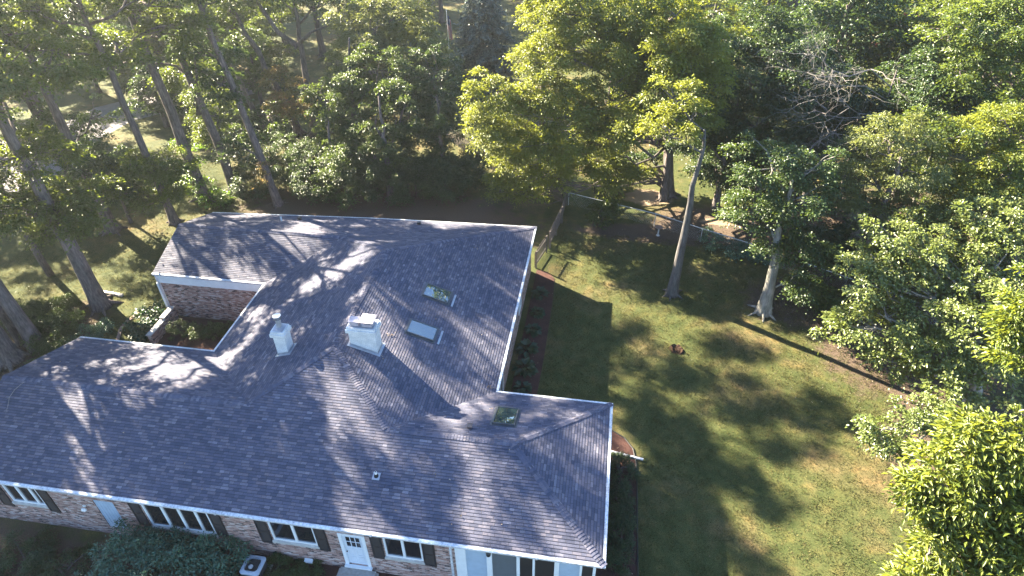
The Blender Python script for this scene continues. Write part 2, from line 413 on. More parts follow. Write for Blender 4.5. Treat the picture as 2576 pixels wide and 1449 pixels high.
def clip(poly, a, b, c):                        # keep a*u+b*v >= c
    out = []
    for i in range(len(poly)):
        p, q = poly[i], poly[(i+1) % len(poly)]
        dp, dq = a*p[0]+b*p[1]-c, a*q[0]+b*q[1]-c
        if dp >= 0: out.append(p)
        if dp*dq < 0:
            t = dp/(dp-dq); out.append((p[0]+t*(q[0]-p[0]), p[1]+t*(q[1]-p[1])))
    return out
roofm = MB()
def roof_plane(pts, e0, e1, start=.07, seed=0):
    """pts convex polygon, e0-e1 the eave direction; overlapping courses with a real butt edge"""
    e0, e1 = np.array(e0), np.array(e1); U = (e1-e0)/np.linalg.norm(e1-e0)
    nn = np.cross(pts[1]-pts[0], pts[2]-pts[0]); nn /= np.linalg.norm(nn)
    if nn[2] < 0: nn = -nn
    U = U - nn*(U@nn); U /= np.linalg.norm(U)
    V = np.cross(nn, U)
    if V[2] < 0: V = -V
    uv = [((p-e0)@U, (p-e0)@V) for p in pts]
    vmax = max(q[1] for q in uv); d, t = .143, .013
    k = 0
    while k*d < vmax:
        v0, v1 = max(k*d, start) if k*d < start else k*d, (k+1)*d
        c = clip(clip(uv, 0, 1, v0), 0, -1, -v1)
        if len(c) >= 3:
            P = [e0 + U*u + V*v + nn*(.012 + t*(1-(v-k*d)/d)) for u, v in c]
            roofm.poly(P, [(u + seed*13.37, v + seed*1.43*7) for u, v in c])
            lo = [q for q in c if abs(q[1]-v0) < 1e-6]
            if len(lo) >= 2:
                a_, b_ = min(lo), max(lo)
                pa, pb = e0+U*a_[0]+V*v0, e0+U*b_[0]+V*v0
                roofm.poly([pa+nn*0, pb+nn*0, pb+nn*(.012+t), pa+nn*(.012+t)],
                           [(a_[0], v0+.002), (b_[0], v0+.002), (b_[0], v0+.004), (a_[0], v0+.004)])
        k += 1
roof_plane([K, V2b, V2, RL], K, A, seed=1)
roof_plane([V2b, V1b, V1, M1, V2], K, A, seed=1)
roof_plane([V1b, A, R1, V1], K, A, seed=1)
roof_plane([A, B, R1], A, B, seed=2)
roof_plane([B, Cc, V1, R1], B, Cc, seed=3)
roof_plane([Cc, D, M2, M1, V1], Cc, D, seed=4)
roof_plane([D, Nn, Q], D, Nn, seed=5); roof_plane([D, Q, M2], D, Nn, seed=5)
roof_plane([Nn, Ee, GB], Nn, Ee, seed=6); roof_plane([Nn, GB, Q], Nn, Ee, seed=6)
roof_plane([F, G, Q, GB], F, G, seed=7)
roof_plane([Hh, G, Q, M2, M1, V2][::-1], Hh, G, seed=8)
roof_plane([I, Hh, V2, RL][::-1], I, Hh, seed=9)
# underside so that no light leaks through
for pl_ in ([K,V2b,V2,RL],[V2b,V1b,V1,M1,V2],[V1b,A,R1,V1],[A,B,R1],[B,Cc,V1,R1],[Cc,D,M2,M1,V1],[D,Nn,Q],[D,Q,M2],[Nn,Ee,GB],[Nn,GB,Q],[F,G,Q,GB],[Hh,G,Q,M2,M1,V2],[I,Hh,V2,RL]):
    roofm.poly([p + np.array([0,0,-.05]) for p in pl_], [(0,.05)]*len(pl_))
roof = roofm.build('roof', M['shingle'], house)

def caps(p, q, w=.17, step=.145):               # overlapping cap shingles bent over a ridge or hip
    p, q = np.array(p), np.array(q); L = np.linalg.norm(q-p); t = (q-p)/L
    side = np.cross(t, (0,0,1)); side /= np.linalg.norm(side); up = np.cross(side, t)
    n_ = int(L/step); mm = MB(); drop = .34 if abs(t[2]) < .05 else .24
    for i in range(n_):
        a, c = p + t*(i*step), p + t*((i+1)*step + .02)
        ha, hc = .055, .032
        ww = w*random.uniform(.95,1.05)
        al, ar = a+side*ww-up*ww*drop, a-side*ww-up*ww*drop; cl, cr = c+side*ww-up*ww*drop, c-side*ww-up*ww*drop
        r_ = random.uniform(0,50); u0 = (r_, i*.143+.05); uvq = [(u0[0],u0[1]),(u0[0]+.1,u0[1]),(u0[0]+.1,u0[1]+.05),(u0[0],u0[1]+.05)]
        mm.poly([al+up*ha, a+up*ha, c+up*hc, cl+up*hc], uvq); mm.poly([a+up*ha, ar+up*ha, cr+up*hc, c+up*hc], uvq)
        mm.poly([al+up*(ha-.03), a+up*(ha-.03), a+up*ha, al+up*ha], uvq); mm.poly([a+up*(ha-.03), ar+up*(ha-.03), ar+up*ha, a+up*ha], uvq)
    return mm.build('ridge_cap', M['cap'], roof)
for p, q in ((A, R1), (B, R1), (R1, V1), (V1, M1), (V2, M1), (RL, V2), (M1, M2), (D, M2), (Q, M2), (GB, Q)):
    caps(p, q)
# valley metal is woven shingle; a darker line
# gutters
def sweep(path, prof, name, mat, parent):
    mm = MB(); n_ = len(path); P = [np.array(p[:2], float) for p in path]; rows = []
    for i in range(n_):
        d1 = P[i]-P[i-1] if i else P[1]-P[0]; d2 = P[i+1]-P[i] if i < n_-1 else d1
        d1 = d1/np.linalg.norm(d1); d2 = d2/np.linalg.norm(d2)
        n1, n2 = np.array([-d1[1], d1[0]]), np.array([-d2[1], d2[0]])
        nb = n1+n2; nb /= (nb@n1)
        rows.append([(P[i][0]+nb[0]*o_, P[i][1]+nb[1]*o_, z_) for o_, z_ in prof])
    k = len(prof)
    for i in range(n_-1):
        for j in range(k):
            mm.poly([rows[i][j], rows[i+1][j], rows[i+1][(j+1)%k], rows[i][(j+1)%k]])
    mm.poly(rows[0]); mm.poly(rows[-1][::-1])
    return mm.build(name, mat, parent)
gprof = [(-.04,E_-.12),(-.065,E_-.02),(-.065,E_+.012),(-.045,E_+.028),(.075,E_+.045),(.075,E_-.12)]
gutter_ = sweep([K,A,B,Cc,D,Nn,Ee], gprof, 'gutter', M['gutter'], house)
sweep([F,G,Hh,I], gprof, 'gutter', M['gutter'], house)

for bx_ in ([((x-.04,-.069,E_-.124),(x+.04,.076,E_+.049)) for x in (-28,-24.4,-20.8,-17.2,-13.6,-10,-6.4,-2.8)] + [((-.077,y-.04,E_-.124),(.069,y+.04,E_+.049)) for y in (2.9,5.9)]
            + [((xC-.077,y-.04,E_-.124),(xC+.069,y+.04,E_+.049)) for y in (11.4,15,18.6,22.2)]):
    m = MB(); m.box(*bx_); m.build('gutter_joint', M['gutter'], gutter_)
# soffit (eave underside) and walls
m = MB()
for pl_ in ([K,A,B,(xI,yB,0)], [(xI,yB,0),(xG,yB,0),Hh,I], [(xG,yB,0),Cc,D,(xG,24.7,0)], [F,G,(xG,24.7,0),Ee]):
    m.poly([(p[0]*1.0, p[1], E_-.13) for p in pl_])
m.build('soffit', M['white'], house)

def wall_holes(mm, x0, x1, z0, z1, holes, y, dep=.11):
    xs = sorted({x0, x1, *[h[0] for h in holes], *[h[1] for h in holes]})
    zs = sorted({z0, z1, *[h[2] for h in holes], *[h[3] for h in holes]})
    for i in range(len(xs)-1):
        for j in range(len(zs)-1):
            cx_, cz_ = (xs[i]+xs[i+1])/2, (zs[j]+zs[j+1])/2
            if any(h[0] < cx_ < h[1] and h[2] < cz_ < h[3] for h in holes): continue
            mm.poly([(xs[i],y,zs[j]),(xs[i+1],y,zs[j]),(xs[i+1],y,zs[j+1]),(xs[i],y,zs[j+1])])
    for a, b_, c, d in holes:
        mm.poly([(a,y,c),(a,y+dep,c),(a,y+dep,d),(a,y,d)]); mm.poly([(b_,y,c),(b_,y,d),(b_,y+dep,d),(b_,y+dep,c)])
        mm.poly([(a,y,c),(b_,y,c),(b_,y+dep,c),(a,y+dep,c)]); mm.poly([(a,y,d),(a,y+dep,d),(b_,y+dep,d),(b_,y,d)])
WY, ZT = .30, E_-.13
WIN = [(-28.55,-26.72,1.72,3.20,[-27.82,-27.12]), (-21.30,-17.98,1.30,3.20,[-20.30,-19.46,-18.62]),
       (-15.08,-12.90,1.60,3.20,[-13.93]), (-9.68,-7.92,1.55,3.20,[-8.80])]
DOOR = (-11.78,-10.52,.42,2.95)
UD = (-23.84,-22.80,.62,2.85)
SUNX0, SUNX1 = -6.42, -.30
m = MB()
wall_holes(m, -30.85, SUNX0, 0, ZT, [(w[0],w[1],w[2],w[3]) for w in WIN] + [DOOR, UD], WY)
m.poly([(-30.85,WY,0),(-30.85,9.5,0),(-30.85,9.5,ZT),(-30.85,WY,ZT)][::-1])
m.poly([(-30.85,.1,ZT),(-30.85,9.6,ZT),(-30.85,yH/2,E_+PT*yH/2-.08)])
m.poly([(-30.85,9.46,0),(-22.2,9.46,0),(-22.2,9.46,ZT),(-30.85,9.46,ZT)])
m.build('brick_wall', M['brick'], house, auto_uv=True); m = MB()
m.poly([(-.3,4.2,0),(-.3,8.7,0),(-.3,8.7,ZT),(-.3,4.2,ZT)]); m.poly([(-.3,8.7,0),(-6.3,8.7,0),(-6.3,8.7,ZT),(-.3,8.7,ZT)])
m.build('brick_wall', M['brick'], house, auto_uv=True)
m = MB()                                        # right side of the middle wing
RW = [(10.3,12.2),(18.6,19.7)]
xs_ = xC-.3
for y0, y1 in ((8.7,10.3),(12.2,18.6),(19.7,25.1)): m.poly([(xs_,y0,0),(xs_,y1,0),(xs_,y1,ZT),(xs_,y0,ZT)])
m.poly([(xs_,18.6,0),(xs_,19.7,0),(xs_,19.7,1.0),(xs_,18.6,1.0)]); m.poly([(xs_,18.6,3.0),(xs_,19.7,3.0),(xs_,19.7,ZT),(xs_,18.6,ZT)])
m.poly([(xs_,10.3,0),(xs_,12.2,0),(xs_,12.2,.35),(xs_,10.3,.35)]); m.poly([(xs_,10.3,3.1),(xs_,12.2,3.1),(xs_,12.2,ZT),(xs_,10.3,ZT)])
m.build('brick_wall', M['brick'], house, auto_uv=True); m = MB()
m.poly([(xs_,25.1,0),(-18.1,24.65,0),(-18.1,24.65,ZT),(xs_,25.1,ZT)]); m.poly([(-18.1,24.65,0),(-30.3,23.76,0),(-30.3,23.76,ZT),(-18.1,24.65,ZT)])
m.build('brick_wall', M['brick'], house, auto_uv=True)
m = MB()                                        # courtyard walls
m.poly([(-30.3,16.39,0),(-22.3,16.39,0),(-22.3,16.39,ZT),(-30.3,16.39,ZT)])
m.poly([(-30.3,16.39,0),(-30.3,16.39,ZT),(-30.3,23.76,ZT),(-30.3,23.76,0)])
m.poly([(-30.3,16.3,ZT),(-30.3,20.19,E_+PT*4-.08),(-30.3,24.0,ZT)])
m.build('brick_wall', M['brick'], house, auto_uv=True); m = MB()
m.poly([(-22.28,9.4,0),(-22.28,16.5,0),(-22.28,16.5,ZT),(-22.28,9.4,ZT)])
m.build('brick_wall', M['brick'], house, auto_uv=True)
m = MB(); m.box((-30.42,16.2,3.02),(-22.66,16.37,ZT-.003)); m.build('frieze_board', M['white'], house)
m = MB(); m.box((-30.8,.2,3.22),(-6.45,.285,ZT-.003)); m.build('frieze_board', M['white'], house)
m = MB(); m.box((-30.47,16.15,.0),(-30.30,16.36,3.0)); m.build('corner_board', M['white'], house)

for wi, (x0, x1, z0, z1, mul) in enumerate(WIN):
    f = MB(); y0, y1 = WY+.015, WY+.10; w_ = .085
    f.box((x0+.004,y0,z0+.004),(x0+w_,y1,z1-.004)); f.box((x1-w_,y0,z0+.004),(x1-.004,y1,z1-.004))
    f.box((x0+w_,y0,z0+.004),(x1-w_,y1,z0+w_+.02)); f.box((x0+w_,y0,z1-w_),(x1-w_,y1,z1-.004))
    for q in mul: f.box((q-.06,y0+.003,z0+w_+.02),(q+.06,y1,z1-w_))
    win = f.build('window', M['frame'], house)
    g = MB(); g.poly([(x0+.05,y1-.03,z0+.05),(x1-.05,y1-.03,z0+.05),(x1-.05,y1-.03,z1-.05),(x0+.05,y1-.03,z1-.05)])
    g.build('pane', M['darkglass'], win)
    s_ = MB(); s_.poly([(x0-.06,WY-.06,z0-.02),(x1+.06,WY-.06,z0-.02),(x1+.06,WY+.02,z0+.02),(x0-.06,WY+.02,z0+.02)]); s_.box((x0-.06,WY-.06,z0-.16),(x1+.06,WY-.004,z0-.02))
    s_.build('sill', M['stonecap'], win)
for x0, x1 in ((-29.25,-28.66),(-26.66,-26.12),(-21.93,-21.37),(-17.92,-17.36),(-15.69,-15.13),(-12.88,-12.34),(-10.27,-9.72),(-7.89,-7.33)):
    s_ = MB(); z0, z1, y0, y1 = 1.34, 3.2, WY-.045, WY-.004
    s_.box((x0,y0,z0),(x0+.07,y1,z1)); s_.box((x1-.07,y0,z0),(x1,y1,z1)); s_.box((x0+.07,y0,z0),(x1-.07,y1,z0+.09)); s_.box((x0+.07,y0,z1-.09),(x1-.07,y1,z1)); s_.box((x0+.07,y0,2.25),(x1-.07,y1,2.33))
    k = 0
    for za, zb in ((1.43,2.25),(2.33,3.11)):
        z = za
        while z < zb - .04:
            s_.poly([(x0+.07,y0+.008,z),(x1-.07,y0+.008,z),(x1-.07,y0+.03,z+.05),(x0+.07,y0+.03,z+.05)]); z += .045
    s_.build('shutter', M['shutter'], house)
# entrance door
a, b_, c, d = DOOR
f = MB(); f.box((a+.004,WY-.02,c),(a+.16,WY+.10,d-.004)); f.box((b_-.16,WY-.02,c),(b_-.004,WY+.10,d-.004)); f.box((a+.16,WY-.02,d-.12),(b_-.16,WY+.10,d-.004)); f.box((a-.03,WY-.14,c-.10),(b_+.03,WY+.02,c-.003))
f.build('door_frame', M['frame'], house)
dm = MB(); x0, x1 = a+.163, b_-.163; y_ = WY+.06
dm.box((x0,y_,c+.01),(x1,y_+.045,d-.123))
dx0, dx1, dz0, dz1 = x0+.12, x1-.12, 1.88, 2.68
for q in np.linspace(dx0, dx1, 4): dm.box((q-.018,y_-.018,dz0),(q+.018,y_-.002,dz1))
for q in np.linspace(dz0, dz1, 3): dm.box((dx0-.018,y_-.022,q-.018),(dx1+.018,y_-.003,q+.018))
for qa, qb in ((x0+.12,(x0+x1)/2-.05),((x0+x1)/2+.05,x1-.12)):
    for za, zb in ((c+.15,1.05),(1.18,1.72)):
        dm.box((qa,y_-.012,za),(qb,y_-.002,za+.025)); dm.box((qa,y_-.012,zb-.025),(qb,y_-.002,zb)); dm.box((qa,y_-.0121,za+.025),(qa+.025,y_-.002,zb-.025)); dm.box((qb-.025,y_-.0121,za+.025),(qb,y_-.002,zb-.025))
door = dm.build('door', M['door'], house)
m = MB(); m.poly([(dx0,y_-.0015,dz0),(dx1,y_-.0015,dz0),(dx1,y_-.0015,dz1),(dx0,y_-.0015,dz1)]); m.build('pane', M['darkglass'], door)
m = MB(); m.lathe((x0+.07,y_-.05,1.45),[(.01,0),(.03,.01),(.033,.03),(.03,.05),(.01,.06)],10); m.build('handle', M['blackmetal'], door)
m = MB(); a, b_, c, d = UD
m.box((a+.004,WY+.03,c),(b_-.004,WY+.08,d-.004))
for q in np.linspace(a+.08, b_-.08, 6): m.box((q-.008,WY+.018,c+.05),(q+.008,WY+.029,d-.06))
m.build('utility_door', M['panelblue'], house)
# glazed porch
m = MB(); px_ = [(-6.42,-5.95),(-5.02,-4.78),(-3.70,-3.56),(-3.00,-2.90),(-2.06,-1.85),(-.98,-.88),(-.42,-.30)]
for x0, x1 in px_: m.box((x0,WY-.02,.32),(x1,WY+.12,3.25))
m.box((SUNX0,WY-.03,3.253),(-.30,WY+.14,ZT-.003)); m.box((SUNX0,WY-.03,0),(-.30,WY+.14,.317))
for y0, y1 in ((.45,.6),(2.2,2.35),(4.05,4.2)): m.box((-.42,y0,.32),(-.30,y1,3.25))
m.box((-.43,.447,0),(-.29,4.203,.317)); m.box((-.43,.447,3.253),(-.29,4.203,ZT-.003))
m.build('porch_frame', M['frame'], house)
for (x0, x1), mt in zip([(-5.95,-5.02),(-4.78,-3.70),(-3.56,-3.00),(-2.90,-2.06),(-1.85,-.98),(-.88,-.42)], ['panelblue','panelgray','paneldark','paneldark','panelblue','paneldark']):
    m = MB(); m.box((x0-.003,WY+.05,.33),(x1+.003,WY+.07,3.24)); m.build('porch_panel', M[mt], house)
for y0, y1 in ((.6,2.2),(2.35,4.05)):
    m = MB(); m.box((-.37,y0-.003,.33),(-.35,y1+.003,3.24)); m.build('porch_panel', M['paneldark'], house)
# right-side window and sliding door
for (y0, y1), z0, z1 in ((RW[0],.35,3.1),(RW[1],1.0,3.0)):
    f = MB(); xx = xs_
    f.box((xx-.06,y0+.004,z0),(xx+.05,y0+.09,z1)); f.box((xx-.06,y1-.09,z0),(xx+.05,y1-.004,z1)); f.box((xx-.06,y0+.09,z0),(xx+.05,y1-.09,z0+.09)); f.box((xx-.06,y0+.09,z1-.09),(xx+.05,y1-.09,z1))
    f.box((xx-.06,(y0+y1)/2-.04,z0+.09),(xx+.03,(y0+y1)/2+.04,z1-.09))
    w = f.build('window', M['frame'], house)
    g = MB(); g.poly([(xx-.03,y0+.05,z0+.05),(xx-.03,y1-.05,z0+.05),(xx-.03,y1-.05,z1-.05),(xx-.03,y0+.05,z1-.05)]); g.build('pane', M['darkglass'], w)

# chimneys
def chimney(x0, x1, y0, y1, zb, zt):
    m = MB(); w = .10; zc = zt-.34
    m.box((x0,y0,zb),(x1,y1,zc)); 
    m.box((x0-w,y0-w,zc),(x1+w,y1+w,zc+.20)); m.box((x0-w*.45,y0-w*.45,zc+.20),(x1+w*.45,y1+w*.45,zt))
    ch = m.build('chimney', M['pbrick'], house, auto_uv=True)
    m = MB(); m.poly([(x0+.03,y0+.03,zt+.004),(x1-.03,y0+.03,zt+.004),(x1-.03,y1-.03,zt+.03),(x0+.03,y1-.03,zt+.03)]); m.build('mortar_cap', M['flash'], ch)
    m = MB(); zf = (lambda x: E_ + PT*(x - xG)) if x0 < xm - 1 else (lambda x: E_ + PT*(xC - x)); o_ = .022
    Cn = [(x0-o_,y0-o_),(x1+o_,y0-o_),(x1+o_,y1+o_),(x0-o_,y1+o_)]
    for i in range(4):
        a, b_ = Cn[i], Cn[(i+1) % 4]; a2 = (a[0]+(-.12 if i in (0,3) else .12), a[1]+(-.12 if i < 2 else .12)); b2 = (b_[0]+(-.12 if (i+1)%4 in (0,3) else .12), b_[1]+(-.12 if (i+1)%4 < 2 else .12))
        m.poly([(*a,zf(a[0])),(*b_,zf(b_[0])),(*b_,zf(b_[0])+.15),(*a,zf(a[0])+.15)]); m.poly([(*a2,zf(a2[0])+.032),(*b2,zf(b2[0])+.032),(*b_,zf(b_[0])+.05),(*a,zf(a[0])+.05)])
    m.build('flashing', M['flash'], ch)
    return ch
c1 = chimney(-17.62,-17.0,8.34,9.0,5.2,7.10)
m = MB(); m.lathe((-17.31,8.72,7.12),[(.20,0),(.20,.03),(.14,.05),(.13,.56)],20); m.build('flue_pipe', M['flash'], c1)
m = MB(); m.lathe((-17.31,8.72,7.69),[(.20,0),(.215,.02),(.215,.20),(.20,.21)],24); m.build('flue_cap', M['steel'], c1)
c2 = chimney(-13.62,-12.22,8.75,9.5,5.6,7.55)
m = MB(); m.box((-13.50,8.86,7.57),(-13.06,9.20,7.86)); m.box((-13.55,8.80,7.863),(-13.01,9.26,7.885)); m.build('flue_cap', M['cowl'], c2)
m = MB(); m.box((-12.86,8.86,7.57),(-12.34,9.36,7.76)); 
for q in (-12.84,-12.38): m.box((q,8.88,7.76),(q+.03,8.91,7.91)); m.box((q,9.31,7.76),(q+.03,9.34,7.91))
m.box((-12.97,8.74,7.912),(-12.22,9.47,7.94)); m.build('flue_cap', M['cowl'], c2)
m = MB(); m.box((-12.80,8.92,7.765),(-12.40,9.30,7.90)); m.build('flue', M['blackmetal'], c2)

# skylights: frame and pane on a roof slope
def skylight(o0, ud, vd, lu, lv):
    o0 = np.array(o0); ud = np.array(ud, float)/np.linalg.norm(ud); vd = np.array(vd, float)/np.linalg.norm(vd); nd = np.cross(ud, vd)
    if nd[2] < 0: nd = -nd
    m = MB(); w = .055
    c = o0 + ud*lu/2 + vd*lv/2
    for s_ in (-1, 1):
        m.obox(c + ud*s_*(lu/2-w/2) + nd*.06, ud, vd, nd, w/2, lv/2, .07)
        m.obox(c + vd*s_*(lv/2-w/2) + nd*.06, ud, vd, nd, lu/2-w-.001, w/2, .069)
        m.obox(c + ud*s_*(lu/2+.05) + nd*.02, ud, vd, nd, .045, lv/2+.09, .016)
        m.obox(c + vd*s_*(lv/2+.06) + nd*.019, ud, vd, nd, lu/2-.001, .055, .016)
    sk = m.build('skylight', M['skyframe'], house)
    m = MB(); m.poly([c + ud*a*(lu/2-w*.8) + vd*b*(lv/2-w*.8) + nd*.10 for a, b in ((-1,-1),(1,-1),(1,1),(-1,1))])
    m.build('pane', M['skyglass'], sk)
dn = np.array([1,0,-PT])                        # down the right slope
def onr(x, y): return np.array([x, y, E_ + PT*(xC - x)])
def onb(x, y): return np.array([x, y, E_ + PT*(yB - y)])
skylight(onr(-11.36,14.22), dn, (0,1,0), 1.58, 1.13)
skylight(onr(-11.39,10.90), dn, (0,1,0), 1.58, 1.08)
skylight(onb(-5.72,7.40), (1,0,0), (0,-1,PT), 1.10, 1.64)
for y0 in (14.35, 11.05):
    m = MB(); c = onr(-9.62, y0+.35) + np.array([.11,0,.33])*.0; nd = np.array([PT,0,1])/math.hypot(PT,1)
    m.obox(c + nd*.035, np.array([1,0,-PT])/math.hypot(1,PT), (0,1,0), nd, .06, .55, .012); m.build('flashing', M['flash'], house)

# vents
def pipe_vent(pos, mat, h=.34, r_=.055, base=True, sl=None):
    pos = np.array(pos); m = MB(); m.tube([pos + np.array([0,0,-.1]), pos + np.array([0,0,h])], r_, 14)
    v = m.build('plumbing_vent', mat, house)
    m = MB(); m.tube([pos + np.array([0,0,h-.005]), pos + np.array([0,0,h+.004])], r_*.72, 12); m.build('bore', M['blackmetal'], v)
    if base:
        m = MB(); nd = np.array([0,-PT,1])/math.hypot(1,PT); m.obox(pos + nd*.035, (1,0,0), np.array([0,1,PT])/math.hypot(1,PT), nd, .17, .17, .008); m.build('flashing', M['flash'], v)
        m = MB(); m.lathe(pos, [(.11,.02),(.10,.06),(.075,.16),(.06,.19)], 14); m.build('collar', M['rubber'], v)
    return v
pipe_vent((-10.39,2.34,E_+PT*2.34), M['pvc'])
pipe_vent((-24.07,22.5,4.62), M['pvc'], .28, .06, False)
m = MB(); m.box((-6.78,5.25,4.9),(-6.60,5.43,5.17)); m.box((-6.82,5.21,5.173),(-6.56,5.47,5.20)); m.build('roof_vent', M['brownvent'], house)
for x, y, z in ((-23.1,23.3,4.26),(-14.4,24.2,4.05)):
    m = MB(); m.box((x-.1,y-.1,z-.1),(x+.1,y+.1,z+.14)); m.box((x-.13,y-.13,z+.143),(x+.13,y+.13,z+.17)); m.build('roof_vent', M['blackmetal'], house)
# downspouts
m = MB(); m.box((-6.62,.16,.25),(-6.53,.25,E_-.12)); m.tube([(-6.575,.2,.28),(-6.575,.0,.12),(-6.575,-.5,.08)], .05, 8); m.build('downspout', M['gutter'], house)
m = MB(); m.tube([(-.28,8.95,E_-.1),(-.2,8.95,.4),(-.1,8.94,.16),(.1,8.90,.11)], .05, 8)
m.obox(((.08+2.02)/2,(8.92+8.60)/2,.10), np.array([1.94,-.32,0])/1.966, np.array([.32,1.94,0])/1.966, (0,0,1), .98, .055, .04); m.build('downspout', M['gutter'], house)
m = MB(); m.tube([(-30.28,16.12,0.2),(-30.28,16.12,E_-.1)], .04, 8); m.build('downspout', M['gutter'], house)
# lamps and boxes on the front wall
m = MB(); m.box((-24.53,WY-.06,2.2),(-24.41,WY-.003,2.32)); m.lathe((-24.5,WY-.16,2.10),[(.03,.14),(.07,.08),(.085,0)][::-1],12); m.lathe((-24.40,WY-.16,2.10),[(.085,0),(.07,.08),(.03,.14)],12); m.build('floodlight', M['pvc'], house)
m = MB(); m.lathe((-4.9,WY-.11,3.02),[(.05,0),(.10,.03),(.11,.2),(.06,.26)],12); m.box((-4.94,WY-.1,3.1),(-4.86,WY-.021,3.16)); m.build('wall_lamp', M['blackmetal'], house)
m = MB(); m.box((-13.80,WY-.14,.16),(-13.42,WY-.003,.32)); m.poly([(-13.82,WY-.18,.30),(-13.40,WY-.18,.30),(-13.40,WY-.003,.38),(-13.82,WY-.003,.38)]); m.build('dryer_vent', M['pvc'], house)
m = MB(); m.box((-17.08,WY-.10,.42),(-16.88,WY-.003,.66)); m.tube([(-16.98,WY-.05,.42),(-16.95,WY-.1,.2),(-16.6,WY-.3,.12),(-16.3,WY-.5,.2)],.018,6); m.build('outlet_box', M['acgray'], house)
# ------------------------------------------------------------------ foliage
def leaf_mesh(name, C, S, DIR, NRM, T, aspect=.55, fold=.18):
    """one folded kite per leaf: C base point, S length, DIR axis, NRM leaf normal, T tint"""
    n = len(C)
    DIR = DIR/(np.linalg.norm(DIR, axis=1, keepdims=True)+1e-9)
    side = np.cross(NRM, DIR); side /= (np.linalg.norm(side, axis=1, keepdims=True)+1e-9)
    nrm = np.cross(DIR, side)
    s_ = S[:, None]; w = s_*aspect*.5
    v = np.empty((n, 4, 3), np.float32)
    v[:, 0] = C; v[:, 2] = C + DIR*s_ - nrm*s_*.12
    mid = C + DIR*s_*.48
    v[:, 1] = mid + side*w + nrm*s_*fold; v[:, 3] = mid - side*w + nrm*s_*fold
    me = bpy.data.meshes.new(name)
    me.vertices.add(n*4); me.vertices.foreach_set('co', v.ravel())
    me.loops.add(n*6); me.polygons.add(n*2)
    q = np.arange(n)[:, None]*4
    idx = np.concatenate([q+0, q+1, q+2, q+0, q+2, q+3], 1).astype(np.int32).ravel()
    me.loops.foreach_set('vertex_index', idx)
    me.polygons.foreach_set('loop_start', (np.arange(n*2)*3).astype(np.int32))
    try: me.polygons.foreach_set('loop_total', np.full(n*2, 3, np.int32))
    except Exception: pass
    me.update(calc_edges=True)
    at = me.attributes.new('tint', 'FLOAT', 'POINT'); at.data.foreach_set('value', np.repeat(T, 4).astype(np.float32))
    return me

def clump_points(g, lobes, lai, size, aspect, cl_r, flat=.34, gap=.0, droop=.35, shell=.45):
    """leaf sprays spread through ellipsoid lobes (x, y, z, r, rz): returns leaf arrays and clump centres"""
    Cs, Ds, Ns, Ts, Ss, cc = [], [], [], [], [], []
    for (x, y, z, r, rz) in lobes:
        nleaf = lai*math.pi*r*r/(size*size*aspect*.5)
        per = max(6, int(2.0*cl_r*cl_r*math.pi*.75/(size*size*aspect*.5)))
        ncl = max(5, int(nleaf/per))
        d = g.normal(size=(ncl*2, 3)); d /= np.linalg.norm(d, axis=1, keepdims=True)
        d = d[d[:, 2] > -.75]
        rad = (shell + (1-shell)*g.random(len(d)))**.8
        # uneven outline
        ph = g.uniform(0, 6.28, 6)
        az = np.arctan2(d[:, 1], d[:, 0])
        out = 1 + .20*np.sin(3*az+ph[0]+2*d[:, 2]) + .13*np.sin(5*az+ph[1]) + .12*np.sin(6*d[:, 2]+ph[2])
        if gap > 0:
            gn = np.sin(4.1*az+ph[3]+3*d[:, 2])*np.sin(5.3*d[:, 2]+ph[4]) + .5*np.sin(7*az+ph[5])
            keep = gn > (-1.4 + gap*1.6) ; d, rad, out = d[keep], rad[keep], out[keep]
        d, rad, out = d[:ncl], rad[:ncl], out[:ncl]
        c = np.array([x, y, z]) + d*(rad*out)[:, None]*np.array([r, r, rz])
        m = len(c)
        if m == 0: continue
        cr = cl_r*g.uniform(.55, 1.35, m)
        k = (per*(cr/cl_r)**2).astype(int)+3
        ii = np.repeat(np.arange(m), k); tot = len(ii)
        off = g.normal(size=(tot, 3))*np.array([.5, .5, .5*flat])*cr[ii][:, None]
        hr = np.linalg.norm(off[:, :2], axis=1)
        off[:, 2] -= droop*hr*hr/cr[ii]
        pos = c[ii] + off
        dirh = off.copy(); dirh[:, 2] = -.25*np.abs(hr)
        dirh += g.normal(size=(tot, 3))*.35*cr[ii][:, None] + d[ii]*.25*cr[ii][:, None]
        nr = np.tile([0, 0, .8], (tot, 1)) + g.normal(size=(tot, 3))*.48 + d[ii]*.42 + np.array(SD)*.35
        ct = g.random(m)
        Cs.append(pos); Ds.append(dirh); Ns.append(nr)
        Ts.append(np.clip(.5*ct[ii] + .5*g.random(tot), 0, 1)); Ss.append(size*g.uniform(.65, 1.25, tot)); cc.append(np.concatenate([c, np.full((m, 1), len(cc))], 1))
    cat = lambda q: np.concatenate(q) if q else np.zeros((0, 3))
    return cat(Cs), cat(Ss), cat(Ds), cat(Ns), cat(Ts), cc

def wig(g, p, q, n=5, amp=.06, sag=0.0):
    p, q = np.array(p, float), np.array(q, float); L = np.linalg.norm(q-p)
    t = np.linspace(0, 1, n)[:, None]; P = p + (q-p)*t
    P[1:-1] += g.normal(size=(n-2, 3))*L*amp
    P[:, 2] += (-sag*L*(t*(1-t))*4)[:, 0]
    return P

